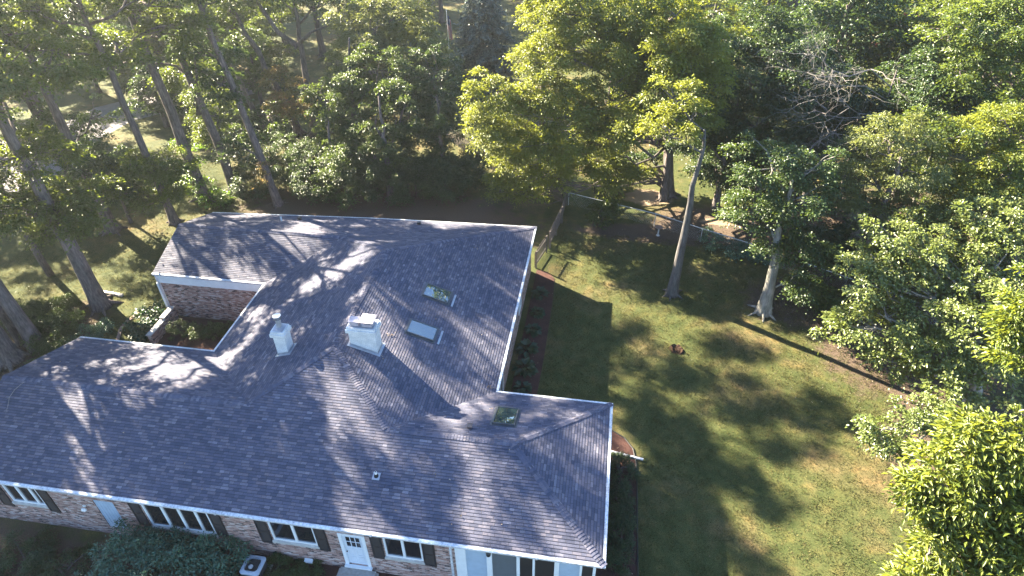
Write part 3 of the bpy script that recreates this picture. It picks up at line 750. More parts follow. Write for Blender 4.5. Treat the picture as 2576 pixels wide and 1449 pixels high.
SEED = [100]
def tree(name, base, label, cat='tree', lobes=(), h=None, tr=.4, mat='oak', bark='bark', size=.24, aspect=.55, lai=2.6, cl_r=.8,
         gap=.25, top=None, group=None, shape=None, twigs=6, limbs=(), shell=.45, flat=.34, droop=.35, parts=(), limb0=.25):
    """trunk with limbs to every lobe and a crown of leaf sprays; lobes in world coordinates"""
    SEED[0] += 1; g = np.random.default_rng(SEED[0])
    bx, by = base[0], base[1]
    t = empty(name, (bx, by, 0), label, cat, group)
    lobes = [tuple(l) for l in lobes]
    zt = h if h else max(l[2] for l in lobes)
    if top is None:
        big = max(lobes, key=lambda l: l[3]*l[4]); top = (bx + .35*(big[0]-bx), by + .35*(big[1]-by))
    m = MB()
    n_ = 9; zz = np.array([-.1, .25, 1.0, *np.linspace(2.2, zt*.96, n_)])
    fr = np.clip(zz/zt, 0, 1)
    px = bx + (top[0]-bx)*fr**1.2; py = by + (top[1]-by)*fr**1.2
    wob = tr*.35
    px[3:] += g.normal(size=n_)*wob*fr[3:]; py[3:] += g.normal(size=n_)*wob*fr[3:]
    rad = tr*(1-.82*fr**1.1); rad[0] = tr*1.55; rad[1] = tr*1.28; rad[2] = tr*1.06
    if tr > .28:
        for k in range(6):
            w = 6.283*(k+g.random()*.7)/6; ca, sa = math.cos(w), math.sin(w); o_ = tr*g.uniform(1.9, 3.0)
            m.tube([(bx+ca*tr*.55, by+sa*tr*.55, tr*1.5), (bx+ca*tr*1.15, by+sa*tr*1.15, tr*.42), (bx+ca*o_, by+sa*o_, -.04)], [tr*.34, tr*.30, tr*.10], 6)
    if shape: px, py = shape(fr, px, py)
    pts = np.stack([px, py, zz], 1); m.tube(pts, list(rad), 10)
    def on(z):
        return np.array([np.interp(z, zz, px), np.interp(z, zz, py), z]), float(np.interp(z, zz, rad))
    C, S, DI, NR, T, cc = clump_points(g, lobes, lai, size, aspect, cl_r, flat, gap, droop, shell)
    for l, cl in zip(lobes, cc):
        lc = np.array(l[:3]); dist = math.hypot(lc[0]-bx, lc[1]-by)
        za = float(np.clip(lc[2]-.35*dist-.5*l[4], limb0*zt if lc[2] > .35*zt else .3*lc[2], zt*.9))
        p0, r0 = on(za); r1 = min(r0*.62, .05 + .035*l[3])
        P = wig(g, p0, lc, 6, .05, -.04); m.tube(P, list(np.linspace(r1, .035+.006*l[3], 6)), 6)
        pick = g.choice(len(cl), min(int(twigs), len(cl)), replace=False)
        for k in pick:
            st = P[g.integers(2, 6)]; m.tube(wig(g, st, cl[k, :3], 4, .07, .03), list(np.linspace(.05+.004*l[3], .015, 4)), 4, False)
    for lp, lr in limbs: m.tube([np.array(q, float) for q in lp], list(np.linspace(lr, lr*.3, len(lp))), 7)
    m.build('trunk', M[bark], t, smooth=True)
    if len(C):
        me = leaf_mesh('crown', C, S, DI, NR, T, aspect); link('crown', me, M[mat], t)
    for nm, lb, mt, sz in parts:
        C, S, DI, NR, T, _ = clump_points(g, lb, 3.0, sz, .8, .45, .5, 0, .3, .8)
        link(nm, leaf_mesh(nm, C, S, DI, NR, T, .8), M[mt], t)
    return t

def shrub(name, lobes, label, cat='shrub', mat='dark', size=.16, aspect=.6, lai=3.2, cl_r=.4, group=None, shell=.6, flat=.5, gap=0, droop=.3, stem=.05):
    SEED[0] += 1; g = np.random.default_rng(SEED[0])
    x, y = lobes[0][0], lobes[0][1]
    t = empty(name, (x, y, 0), label, cat, group)
    C, S, DI, NR, T, cc = clump_points(g, lobes, lai, size, aspect, cl_r, flat, gap, droop, shell)
    ok = C[:, 2] > .04; C, S, DI, NR, T = C[ok], S[ok], DI[ok], NR[ok], T[ok]
    link('foliage', leaf_mesh('foliage', C, S, DI, NR, T, aspect), M[mat], t)
    m = MB()
    for l, cl in zip(lobes, cc):
        for k in range(4):
            q = cl[g.integers(len(cl)), :3]
            m.tube(wig(g, (l[0]+g.normal()*.12, l[1]+g.normal()*.12, 0), (q[0], q[1], max(q[2], .2)), 4, .06), [stem, stem*.8, stem*.6, stem*.3], 5, False)
    m.build('stems', M['bark'], t)
    return t

def L(px, py, y, r, rz=None):                   # a lobe whose middle is seen at a pixel, at depth y
    p = yp(px, py, y); return (p[0], y, max(p[2], .5), r, rz if rz else r*.72)
def at(b, *ls):                                 # lobes relative to a trunk base
    return [(b[0]+l[0], b[1]+l[1], l[2], l[3], l[4]) for l in ls]
def scat(b, n, R_, z0, z1, r0, r1, seed, dx=0, dy=0):   # open crown: boughs apart from each other
    g = np.random.default_rng(seed); out = []
    for _ in range(400):
        w, q, z = g.uniform(0, 6.28), R_*math.sqrt(g.random()), g.uniform(z0, z1)
        p = (b[0]+dx+q*math.cos(w), b[1]+dy+q*math.sin(w), z); r = g.uniform(r0, r1)
        if all(math.dist(p, o[:3]) > .8*(r+o[3]) for o in out): out.append((*p, r, r*.62))
        if len(out) == n: break
    return out
def Bz(px, py): return gp(px, py)[:2]

# -------- left: oaks on the lawn in front of the road
b = Bz(515, 500)
tree('oak_tree', b, 'tall thick oak with ivy round its foot behind the left end of the rear roof', 'tree',
     scat(b, 13, 6.8, 16.5, 26, 1.5, 2.5, 21, -.5, 0) + at(b, (-3.2,-1.0,14.2,2.2,1.3), (2.6,-1.0,15.2,1.8,1.1)), 26, .50, 'oak', top=(b[0]-2.2, b[1]+.6), lai=2.6, size=.215, gap=.2,
     parts=[('ivy', at(b, (-.1,-.2,1.5,1.25,1.7), (-.4,-.1,4.3,.95,1.7), (1.3,-.6,.5,1.1,.6)), 'ivy', .2)])
b = Bz(592, 482)
tree('oak_tree', b, 'slender forked oak leaning left just right of the thick ivied oak', 'tree',
     scat(b, 11, 5.8, 15.5, 24.5, 1.4, 2.3, 22, -2.5, .8) + at(b, (-5,-2,13,2.0,1.3)) + [L(540,330,36,2.2,1.5), L(515,255,39,2.3,1.6), L(455,180,36,2.2,1.5)], 25, .42, 'oak', top=(b[0]-3.4, b[1]+1.0), lai=2.6, size=.215, gap=.2,
     limbs=[([(b[0]-1.4,b[1]+.2,7.2),(b[0]-.9,b[1]+.5,9.5),(b[0]-.8,b[1]+1.2,12)], .22)])
b = Bz(440, 560)
tree('oak_tree', b, 'dark slim oak touching the left gable of the rear roof', 'tree',
     scat(b, 17, 7.0, 15.5, 26.5, 1.3, 2.2, 23, 1.8, -2.0) + [L(330,415,27,2.2,1.4), L(415,425,27.5,1.9,1.2), L(300,480,26.5,1.6,1.0), L(385,490,27.2,1.4,.9), L(450,470,27.5,1.0,.7)], 26, .34, 'oak', top=(b[0]-1.6, b[1]+.2), lai=2.6, size=.215, gap=.2)
b = Bz(285, 580)
tree('oak_tree', b, 'stocky dark oak in the middle of the left lawn with low leaves', 'tree',
     scat(b, 11, 5.4, 13.5, 23, 1.4, 2.2, 24, -.6, .6) + at(b, (.6,.2,6.6,2.3,1.4), (-1.9,-1.0,7.6,1.8,1.1)), 23.5, .46, 'dark', top=(b[0]-1.0, b[1]), lai=2.4, size=.215, gap=.2)
b = Bz(255, 770)
tree('oak_tree', b, 'straight oak with ridged pale trunk standing by the low stone edging', 'tree',
     scat(b, 12, 5.2, 13.5, 23, 1.4, 2.3, 25, -.4, .2) + at(b, (-1.6,-1.0,8.6,2.5,1.5), (1.4,-.4,7.6,2.0,1.1), (-4.0,.2,9.6,2.4,1.4), (-.2,1.2,11.5,2.4,1.5)) + [L(130,500,17,2.0,1.2), L(60,530,17,1.7,1.0), L(205,480,18,1.7,1.0), L(220,545,17,1.0,.6), L(110,585,16.5,1.2,.7)], 23.5, .54, 'oak', top=(b[0]-1.0, b[1]+.2), lai=2.6, size=.24, gap=.2, cl_r=.7)
b = Bz(95, 870)
tree('oak_tree', b, 'leaning oak at the left edge, right one of the group behind the shrubs', 'tree',
     at(b, (-2,1,18.5,5.6,3.92), (2.4,2.2,16.8,3.584,2.464), (-3,-2.5,16,3.92,2.688)), 21, .48, 'oak', top=(b[0]-2.2, b[1]+.4), lai=2.3, gap=.35)
b = Bz(60, 862)
tree('oak_tree', b, 'darker thin oak crossing behind the leaning oak at the left edge', 'tree',
     at(b, (-4,2,13.5,4,2.8), (-5,-2,12.5,3.5,2.4)), 15, .32, 'dark', top=(b[0]-3.4, b[1]+.6), lai=2.2, gap=.35)
b = Bz(28, 905)
tree('oak_tree', b, 'thick oak base nearest the left end of the front roof', 'tree',
     at(b, (-2.5,-0.5,18,5.824,4.032), (2.4,-1.8,17.8,3.584,2.576), (-3.5,-3,15,3.584,2.464)), 21, .62, 'oak', top=(b[0]-2.4, b[1]-.2), lai=2.3, gap=.35)
b = Bz(205, 500)
tree('oak_tree', b, 'dark oak on the verge beside the driveway bend', 'tree',
     at(b, (0,0,14.5,4.6,3.2), (-3.5,0,11.5,3,2), (3.2,1,12,3,2), (.4,-1,8.3,2.0,1.2)) + [L(150,300,36,2.4,1.6), L(255,285,36,2.0,1.3), L(85,350,34,2.0,1.3), L(190,360,35,1.5,1.0)], 17, .36, 'maple', top=(b[0]-1.5, b[1]), lai=2.3, gap=.3)
for i, (px, py, h_, tr_, lab) in enumerate([(110,300,18,.5,'oak at the upper left beyond the driveway with a trunk split low'), (40,330,17,.45,'oak on the far verge in the top left corner'), (300,200,17,.45,'maple past the driveway behind the thick ivied oak'),
                                            (400,215,15,.4,'bushy maple right behind the forked oak across the driveway')]):
    b = Bz(px, py)
    tree('oak_tree' if i < 2 else 'maple_tree', b, lab, 'tree', at(b, (0,0,h_*.74,4.8,3.6), (-3.5,1,h_*.6,3.2,2.3), (3.4,-.5,h_*.56,3.2,2.3), (1,-2.5,h_*.42,2.8,1.9)), h_, tr_, 'bright' if i % 2 else 'maple', lai=2.6, size=.215, gap=.25)
# leafy trees of middle height across the driveway and on its near verge
for i, (px, py, h_, r_, mt, lab) in enumerate([
    (20,300,12,3.5,'maple','leafy maple at the left edge just across the driveway'), (250,232,11,3.3,'maple','bushy tree across the driveway left of the ivied oak trunk'),
    (365,275,10,2.8,'dark','dark bushy tree seen between the ivied oak and the forked oak'), (478,300,6,1.7,'oak','small bright tree just right of the forked oak'), (480,225,11,3.3,'maple','maple across the driveway above the small bright tree'),
    (565,240,10.5,3.0,'oak','green tree on the far side of the sunny lawn'), (330,150,13,4.0,'oak','tall tree far across the driveway at the top left'), (200,130,13,4.0,'maple','second tall tree far across the driveway at the top left'),
    (420,318,7,2.0,'dark','small dark tree between the two thick oaks at the far verge'),
    (660,262,9,2.6,'maple','leafy maple between the thin curved oak and the left leaning oak'), (560,205,11,3.0,'dark','dark tree past the sunny lawn under the tall maple'), (390,238,11,3.2,'oak','rounded tree above the dark bushy tree across the driveway'),
    (60,190,13,4.0,'bright','yellow green tree in the top left corner'), (440,140,13,3.8,'dark','dark tall tree far behind the forked oak'), (600,160,12,3.6,'maple','tall maple at the back of the sunny lawn'), (690,225,9.5,2.8,'oak','leafy tree behind the left leaning oak')]):
    b = Bz(px, py)
    tree('leafy_tree', b, lab, 'tree', at(b, (0,0,h_*.76,r_,r_*.75), (-r_*.6,-.5,h_*.5,r_*.75,r_*.5), (r_*.6,-.3,h_*.48,r_*.75,r_*.5), (0,-r_*.6,h_*.34,r_*.65,r_*.4)), h_, .22, mt, lai=2.7, size=.25, cl_r=.7, gap=.15)
# low leafy young trees along the drive
for px, py, h_, r_, mt, lab in [(330,560,7.5,2.3,'dark','low dark dogwood between the stocky oak and the ivied oak'), (250,470,6,2.0,'dark','young dark leaved tree at the near verge of the driveway'),
                                (170,560,5,1.8,'oak','young leafy tree hiding the driveway edge at the left'), (90,480,6.5,2.0,'maple','small maple standing against the pale driveway')]:
    b = Bz(px, py)
    tree('young_tree', b, lab, 'tree', at(b, (0,0,h_*.68,r_,r_*.62), (r_*.6,-.5,h_*.5,r_*.6,r_*.4), (-r_*.7,.3,h_*.55,r_*.6,r_*.4)), h_, .12, mt, lai=2.4, size=.24, cl_r=.6, gap=.2)
# bleached dead limbs hanging over the driveway
def dead_tree(base, h, tr, tips, label, seed, bark='barkdead', spread=1.0, depth=3, trunk_top=None):
    g = np.random.default_rng(seed); t = empty('dead_tree', (base[0], base[1], 0), label, 'dead tree')
    m = MB(); tt = trunk_top or (base[0], base[1], h)
    P = wig(g, (base[0], base[1], -.1), tt, 7, .012); m.tube(P, list(np.linspace(tr, tr*.35, 7)), 8); m.build('trunk', M['bark'], t, smooth=True)
    m = MB()
    def grow(p, d, Ln, r, lev):
        q = p + d*Ln; W_ = wig(g, p, q, 4, .07); m.tube(W_, list(np.linspace(r, r*.55, 4)), 5, False)
        if lev == 0: return
        for k in range(g.integers(2, 5)):
            nd = d + g.normal(size=3)*.62*spread; nd /= np.linalg.norm(nd)
            grow(W_[g.integers(1, 4)], nd, Ln*g.uniform(.45, .75), r*.55, lev-1)
        nd = d + g.normal(size=3)*.3; nd /= np.linalg.norm(nd); grow(q, nd, Ln*.65, r*.55, lev-1)
    for z0, tip, r in tips:
        p = np.array([np.interp(z0, P[:, 2], P[:, 0]), np.interp(z0, P[:, 2], P[:, 1]), z0]); d = np.array(tip, float)-p; Ln = np.linalg.norm(d)
        grow(p, d/Ln, Ln*.5, r, depth)
    m.build('branches', M[bark], t); return t
a = yp(15, 345, 18); c_ = yp(150, 425, 17)
dead_tree((a[0]-4.0, 19.5), a[2]+2.5, .26, [(a[2]+.2, (c_[0]-.6, 17.0, c_[2]+.2), .10), (a[2]-.4, (a[0]+2.0, 16.6, a[2]-1.2), .085), (a[2]+.6, (a[0]+1.6, 18.2, a[2]-.1), .08), (a[2]+.4, (c_[0]-1.2, 17.6, c_[2]-.6), .08)], 'bleached leafless limbs drooping over the driveway at the left edge', 3)

# -------- centre: dense wood behind the house
b = Bz(795, 340)
tree('oak_tree', b, 'old oak with a bare forked trunk top left of the dense round trees', 'tree',
     at(b, (-3,1,14.5,3.6,2.4), (3.5,2,13.5,3.4,2.2), (0,4,15.5,4,2.6)), 15, .46, 'oak', bark='bark', lai=1.8, size=.28, gap=.4,
     limbs=[([(b[0],b[1],9.2),(b[0]-1.6,b[1]-.3,10.6),(b[0]-3.0,b[1]-.2,13.2),(b[0]-3.2,b[1],15.5)], .3), ([(b[0],b[1],9.4),(b[0]+1.6,b[1],10.6),(b[0]+3.4,b[1]+.5,11.2)], .2)])
b = Bz(752, 335)
tree('oak_tree', b, 'oak leaning left with dark limbs beside the bare forked oak', 'tree',
     at(b, (-5,0,14,3.6,2.3), (-2,2.5,15.5,3.5,2.3), (-6.5,2,11,2.6,1.6)), 15.5, .40, 'oak', top=(b[0]-5.5, b[1]+.5), lai=2.0, size=.28, gap=.35)
b = Bz(655, 318)
tree('oak_tree', b, 'thin curved oak over the sunny lawn beyond the rear hedge', 'tree',
     at(b, (-3,1,11,3.4,2.2), (-1,-1,8,2.4,1.5), (2.2,2,12.5,3.2,2.1)) + [L(610,300,46,2.4,1.6), L(690,290,45,2.0,1.3), L(600,385,42,1.5,1.0)], 13, .30, 'maple', top=(b[0]-4, b[1]+1), lai=2.0, size=.28, gap=.35)
b = Bz(745, 345)
tree('maple_tree', b, 'young maple turning red in front of the forked oak trunk', 'tree', at(b, (.3,-1.0,6.6,1.9,1.7), (-.6,-1.2,4.2,1.7,1.3), (1.2,-.6,3.6,1.7,1.3)), 8, .12, 'red', lai=2.6, size=.26, cl_r=.6, gap=.1)
b = Bz(700, 515)
tree('oak_tree', b, 'leaning dark trunked oak just behind the rear eave with russet ivy', 'tree',
     scat(b, 13, 7.0, 17, 26.5, 1.2, 2.0, 26, .6, .6) + at(b, (-2.6,1.0,11,2.2,1.5), (-4.2,1.5,13.5,2.6,1.8), (-1.6,-.2,5.4,1.7,1.1)), 26, .34, 'dark', top=(b[0]-4.4, b[1]+1.2), lai=2.8, size=.25, gap=.2,
     parts=[('ivy', at(b, (-.5,-.35,3.4,.35,1.2)), 'red', .16)])
tree('reflected_tree', (-7.5,41), 'unseen tall tree added for its reflection in the skylights', 'tree', scat((-6.0,37.5), 6, 3.6, 18.5, 25, 1.2, 1.9, 31), 27, .3, 'maple', lai=2.8, size=.26, gap=.1)  # out of frame, added so that the skylight panes mirror leaves
D_ = [  # dense round trees and tall hedge, from lobes seen at pixels
 ('maple_tree', (985,505), 'dense round maple in the middle of the wood behind the house', 'maple', [L(960,180,41,3.4,2.6), L(900,270,39.5,3.2,2.4), L(1010,280,38,3.3,2.5), L(960,360,36.5,3.2,2.2), L(890,380,36,2.6,1.9)], .34),
 ('maple_tree', (1120,480), 'dense leafy maple left of the sunlit oak crown', 'dark', [L(1090,190,42,3.0,2.4), L(1060,290,40,2.8,2.2), L(1120,330,39,2.7,2.1), L(1070,400,37,2.6,1.9)], .30),
 ('locust_tree', (900,420), 'tall yellowing locust behind the dense maples', 'pale', [L(930,70,46,3.6,2.8), L(1000,40,47,3.4,2.6), L(1040,120,46,3.0,2.4), L(880,150,44,2.6,2.0)], .32),
 ('maple_tree', (850,470), 'speckled small maple at the left flank of the dense maples', 'maple', [L(840,330,38,2.2,1.7), L(820,250,39,2.2,1.7), L(850,420,36,2.0,1.5)], .22),
]
for nm, bp_, lab, mt, lb, tr_ in D_:
    tree(nm, Bz(*bp_), lab, 'tree', lb, None, tr_, mt, lai=3.4, size=.21, cl_r=.6, gap=.06, shell=.6)
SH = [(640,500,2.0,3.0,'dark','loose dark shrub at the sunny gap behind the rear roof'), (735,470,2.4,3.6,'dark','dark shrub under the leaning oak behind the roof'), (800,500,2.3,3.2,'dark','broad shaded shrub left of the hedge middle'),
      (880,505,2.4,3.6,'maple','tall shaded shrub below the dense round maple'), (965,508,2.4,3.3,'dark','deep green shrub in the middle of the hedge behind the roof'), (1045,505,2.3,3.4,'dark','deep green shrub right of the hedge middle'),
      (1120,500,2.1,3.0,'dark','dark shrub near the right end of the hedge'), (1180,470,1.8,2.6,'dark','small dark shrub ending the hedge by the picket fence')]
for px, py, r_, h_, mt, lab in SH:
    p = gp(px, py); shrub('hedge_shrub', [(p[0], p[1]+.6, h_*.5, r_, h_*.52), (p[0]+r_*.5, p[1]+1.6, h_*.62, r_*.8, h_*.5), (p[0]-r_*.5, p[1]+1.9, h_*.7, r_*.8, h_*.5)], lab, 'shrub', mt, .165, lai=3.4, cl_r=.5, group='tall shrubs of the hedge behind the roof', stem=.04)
# spruce
def spruce(base, h, r, label, seed=1):
    g = np.random.default_rng(seed); t = empty('spruce_tree', (base[0], base[1], 0), label, 'tree')
    m = MB(); m.tube([(base[0], base[1], -.1), (base[0], base[1], h*.5), (base[0], base[1], h)], [.24, .15, .02], 8)
    Cs, Ds, Ns = [], [], []
    z = 1.0
    while z < h*.97:
        rr = r*(1-z/h)**.8; n_ = 9
        for k in range(n_):
            w = 2*math.pi*(k+g.random())/n_; d = np.array([math.cos(w), math.sin(w), 0])
            tip = np.array([base[0], base[1], z]) + d*rr*g.uniform(.8, 1.1) - np.array([0,0,rr*.22])
            m.tube([(base[0], base[1], z), tip], [.04, .01], 4, False)
            q = max(6, int(rr*26)); s_ = g.random(q)**.6
            pos = np.array([base[0], base[1], z]) + (tip-np.array([base[0], base[1], z]))*s_[:, None] + g.normal(size=(q, 3))*np.array([.22, .22, .10])*(.4+.6*rr/r)
            Cs.append(pos); Ds.append(d + g.normal(size=(q, 3))*.6 - np.array([0,0,.4])); Ns.append(np.array([0,0,1]) + d*.3 + g.normal(size=(q, 3))*.35)
        z += .42
    m.build('trunk', M['bark'], t)
    C = np.concatenate(Cs); n_ = len(C)
    link('crown', leaf_mesh('crown', C, g.uniform(.25, .5, n_), np.concatenate(Ds), np.concatenate(Ns), g.random(n_), .45), M['spruce'], t)
b = gp(1222, 228); spruce(b, 15, 5.2, 'grey green spruce between the flag and the sunlit oak crown', 4)
b = gp(1070, 185); spruce(b, 8, 2.8, 'smaller spruce in shade left of the flagpole', 5)

# -------- centre right: sunlit oak, slim maple by the lawn, shaded trees beyond the fence
C1 = Bz(1680, 490)
tree('oak_tree', C1, 'broad sunlit yellow green oak towering beyond the fence corner', 'tree',
     [L(1250,230,33,2.2,1.6), L(1215,320,32,1.9,1.4), L(1380,135,35,2.7,2.1), L(1330,250,33,2.5,1.8), L(1460,60,37,3.3,2.5), L(1440,200,35,2.8,2.1), L(1560,110,38,3.2,2.5), L(1560,250,35,2.7,2.0),
      L(1320,360,33,2.2,1.5), L(1440,340,33,2.5,1.7), L(1370,440,34,1.9,1.3), L(1270,440,34.5,1.6,1.1), L(1385,30,38,2.5,2.0), L(1640,30,39,3.2,2.4), L(1520,400,35,2.2,1.4), L(1640,200,38,2.6,1.9), L(1300,330,33.5,2.4,1.8), L(1400,260,34,2.6,2.0), L(1380,380,33.5,2.2,1.6), L(1290,400,33.5,1.9,1.4), L(1450,430,33.5,2.0,1.4), L(1530,440,34.5,1.7,1.2), L(1520,330,34.5,2.3,1.6), L(1600,420,36,1.6,1.0), L(1330,470,34.5,1.4,.9), L(1260,480,35,1.0,.7), L(1600,150,38,2.6,2.0), L(1590,180,35,2.2,1.6), L(1600,90,36,2.4,1.8), L(1560,20,36.5,2.6,1.9), L(1690,70,36,2.4,1.8), L(1620,275,34.5,1.6,1.0), L(1610,300,31,1.7,1.1), L(1570,332,31.5,1.4,.9), L(1660,235,31,1.8,1.3), L(1740,180,31.5,1.9,1.5), L(1690,130,32,1.9,1.5), L(1755,95,32,1.9,1.5), L(1742,290,30.8,1.2,.9), L(1790,280,31,1.3,1.0), L(1805,195,31.5,1.6,1.3), L(1780,110,32,1.7,1.3), L(1700,40,33,1.9,1.5)], 18.5, .48, 'bright',
     lai=3.3, size=.20, aspect=.5, cl_r=.7, gap=.05, twigs=4, shell=.5)
b = Bz(1690, 740)
tree('maple_tree', b, 'slim straight trunked maple standing alone in the lawn', 'tree',
     [L(1700,300,23.8,1.1,.8), L(1738,245,24.0,1.1,.9), L(1650,318,24.5,1.0,.6), L(1690,215,24.6,1.1,.8), L(1722,332,23.3,.9,.6)], 13.2, .36, 'bright', bark='barkgrey',
     top=(b[0]+.3, b[1]+.1), lai=1.7, size=.17, aspect=.5, cl_r=.6, gap=.1, limb0=.8)
b = Bz(1668, 500)
tree('maple_tree', b, 'dark double trunk in the shade behind the slim lawn maple', 'tree', [L(1700,130,40,2.6,2.0), L(1760,260,39,2.2,1.7), L(1640,400,39.5,1.6,1.0)], 15, .34, 'dark', lai=2.6, size=.26, gap=.15)
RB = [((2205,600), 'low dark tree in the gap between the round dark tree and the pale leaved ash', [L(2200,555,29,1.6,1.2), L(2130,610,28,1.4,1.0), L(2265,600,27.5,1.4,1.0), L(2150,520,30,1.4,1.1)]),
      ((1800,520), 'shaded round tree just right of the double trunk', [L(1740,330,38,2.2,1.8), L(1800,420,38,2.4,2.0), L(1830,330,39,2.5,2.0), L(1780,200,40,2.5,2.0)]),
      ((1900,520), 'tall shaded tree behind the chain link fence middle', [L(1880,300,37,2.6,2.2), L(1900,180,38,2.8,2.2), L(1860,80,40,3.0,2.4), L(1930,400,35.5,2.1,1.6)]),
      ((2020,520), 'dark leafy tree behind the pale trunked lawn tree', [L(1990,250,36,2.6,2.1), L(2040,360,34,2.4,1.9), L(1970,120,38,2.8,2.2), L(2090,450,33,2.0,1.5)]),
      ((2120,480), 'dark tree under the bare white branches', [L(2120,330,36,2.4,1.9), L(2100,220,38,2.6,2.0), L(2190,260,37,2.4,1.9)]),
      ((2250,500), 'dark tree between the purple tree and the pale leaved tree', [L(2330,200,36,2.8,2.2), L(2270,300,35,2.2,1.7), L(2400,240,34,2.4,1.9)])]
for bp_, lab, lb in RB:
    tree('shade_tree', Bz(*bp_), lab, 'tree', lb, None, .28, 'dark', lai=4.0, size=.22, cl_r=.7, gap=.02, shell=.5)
b = Bz(1920, 785)
tree('linden_tree', b, 'round dark tree with a sunlit pale trunk foot at the lawn edge', 'tree',
     [L(1960,610,23.0,1.9,1.5), L(1900,520,24.5,2.0,1.5), L(2000,500,23.5,2.1,1.6), L(1940,410,25,2.2,1.7), L(2030,630,22.5,1.7,1.2), L(2050,420,24.5,1.8,1.4), L(2010,710,22.3,1.2,.8)], None, .42, 'maple', bark='barkpale',
     lai=3.2, size=.165, aspect=.7, cl_r=.55, gap=.05, shell=.6)
b = Bz(2135, 775)
tree('ash_tree', b, 'pale leaved ash with a curved trunk right of the round dark tree', 'tree',
     [L(2230,350,26,2.3,1.8), L(2290,420,25,2.2,1.6), L(2200,440,25.5,1.9,1.4), L(2270,520,24.5,1.9,1.3), L(2140,500,24.5,1.2,.8)], None, .36, 'pale', lai=2.6, size=.175, aspect=.45, cl_r=.55, gap=.1)
b = Bz(2225, 700)
tree('ash_tree', b, 'slender ash with a pale bent trunk behind the oak saplings', 'tree', [L(2330,440,27,2.0,1.5), L(2370,540,26,2.0,1.4), L(2330,330,28,2.2,1.7)], None, .26, 'oak', bark='barkpale', lai=2.6, size=.18, cl_r=.6, gap=.12)
b = gp(2480, 560)
tree('oak_tree', b, 'tall bright oak at the right edge level with the fence', 'tree',
     [L(2470,370,27,2.6,2.0), L(2540,330,27,2.4,1.8), L(2530,440,26,2.3,1.6), L(2440,480,26,1.9,1.3), L(2570,520,25,2.2,1.5)], None, .4, 'bright', lai=2.8, size=.185, aspect=.45, cl_r=.6, gap=.1)
b = gp(2530, 330)
tree('oak_tree', b, 'big leafy oak filling the top right corner', 'tree',
     [L(2450,80,36,3.0,2.3), L(2530,150,34,2.8,2.2), L(2560,30,37,3.2,2.4), L(2420,200,34,2.2,1.6), L(2570,270,32,2.4,1.8)], None, .42, 'oak', lai=2.8, size=.21, cl_r=.65, gap=.1)
b = gp(2440, 1010)
tree('oak_tree', b, 'spreading white oak whose lit boughs reach over the right lawn edge', 'tree',
     [L(2200,690,18.5,2.12,1.42), L(2290,640,19.5,2.24,1.53), L(2130,820,17.0,1.53,1.06), L(2230,800,17.0,2.12,1.42), L(2330,750,17.5,2.36,1.65), L(2420,700,18.5,2.36,1.65), L(2330,880,15.5,2.12,1.42), L(2440,820,16,2.24,1.53),
      L(2240,910,15.5,1.53,0.94), L(2500,760,17.5,2.36,1.65), L(2400,960,14,1.89,1.30), L(2500,930,14.5,2.12,1.42), L(2480,620,20.5,2.36,1.65), L(2400,590,21.5,2.12,1.42), L(2455,560,22,2.2,1.5), L(2380,650,20,1.8,1.2), L(2250,590,20.5,1.5,1.0), L(2545,640,20,2.0,1.4), L(2565,560,22,2.2,1.5), L(2300,565,22.5,1.5,1.0), L(2190,640,19.5,1.2,.8)], None, .38, 'woak', bark='barkpale', lai=2.5, size=.19, aspect=.65, cl_r=.48, gap=.1, shell=.5)
b = gp(2420, 1120)
tree('oak_tree', b, 'young oak with round lobed sprays low over the right lawn', 'tree',
     [L(2220,1080,10.4,1.2,.8), L(2290,1050,10.8,1.1,.8), L(2260,1130,10.0,.9,.6), L(2360,1050,11.2,1.2,.8)], None, .16, 'woak', bark='barkpale', lai=3.4, size=.15, aspect=.7, cl_r=.42, gap=.1)
b = gp(2700, 1500)
tree('hickory_tree', b, 'near hickory with long pointed bright leaves in the bottom right corner', 'tree',
     [L(2385,1180,1.4,1.0,.7), L(2455,1125,1.6,1.2,.8), L(2545,1130,1.4,1.3,.9), L(2350,1250,.9,.9,.6), L(2450,1230,.8,1.2,.8), L(2560,1250,.6,1.4,1), L(2400,1320,.2,1.1,.8), L(2480,1340,.1,1.2,.8), L(2565,1370,-.2,1.3,.9),
      L(2430,1420,-.5,1.1,.8), L(2530,1450,-.7,1.3,.9), L(2330,1455,-.8,.9,.6), L(2265,1462,-.8,.6,.4), L(2305,1222,1.2,.55,.4), L(2340,1390,-.3,.5,.35), L(2640,1300,.5,1.5,1)], None, .26, 'bright', bark='bark',
     lai=3.6, size=.25, aspect=.36, cl_r=.42, gap=.03, shell=.35, twigs=8)
b = gp(2760, 960)
tree('hickory_tree', b, 'hickory boughs with pointed leaves entering at the right edge above the corner hickory', 'tree',
     [L(2560,810,7.5,1.2,.8), L(2580,890,6.5,1.2,.8), L(2620,760,8.0,1.5,1.0), L(2640,850,7.0,1.6,1.1)], None, .24, 'bright', lai=2.6, size=.24, aspect=.36, cl_r=.42, gap=.03, shell=.35)
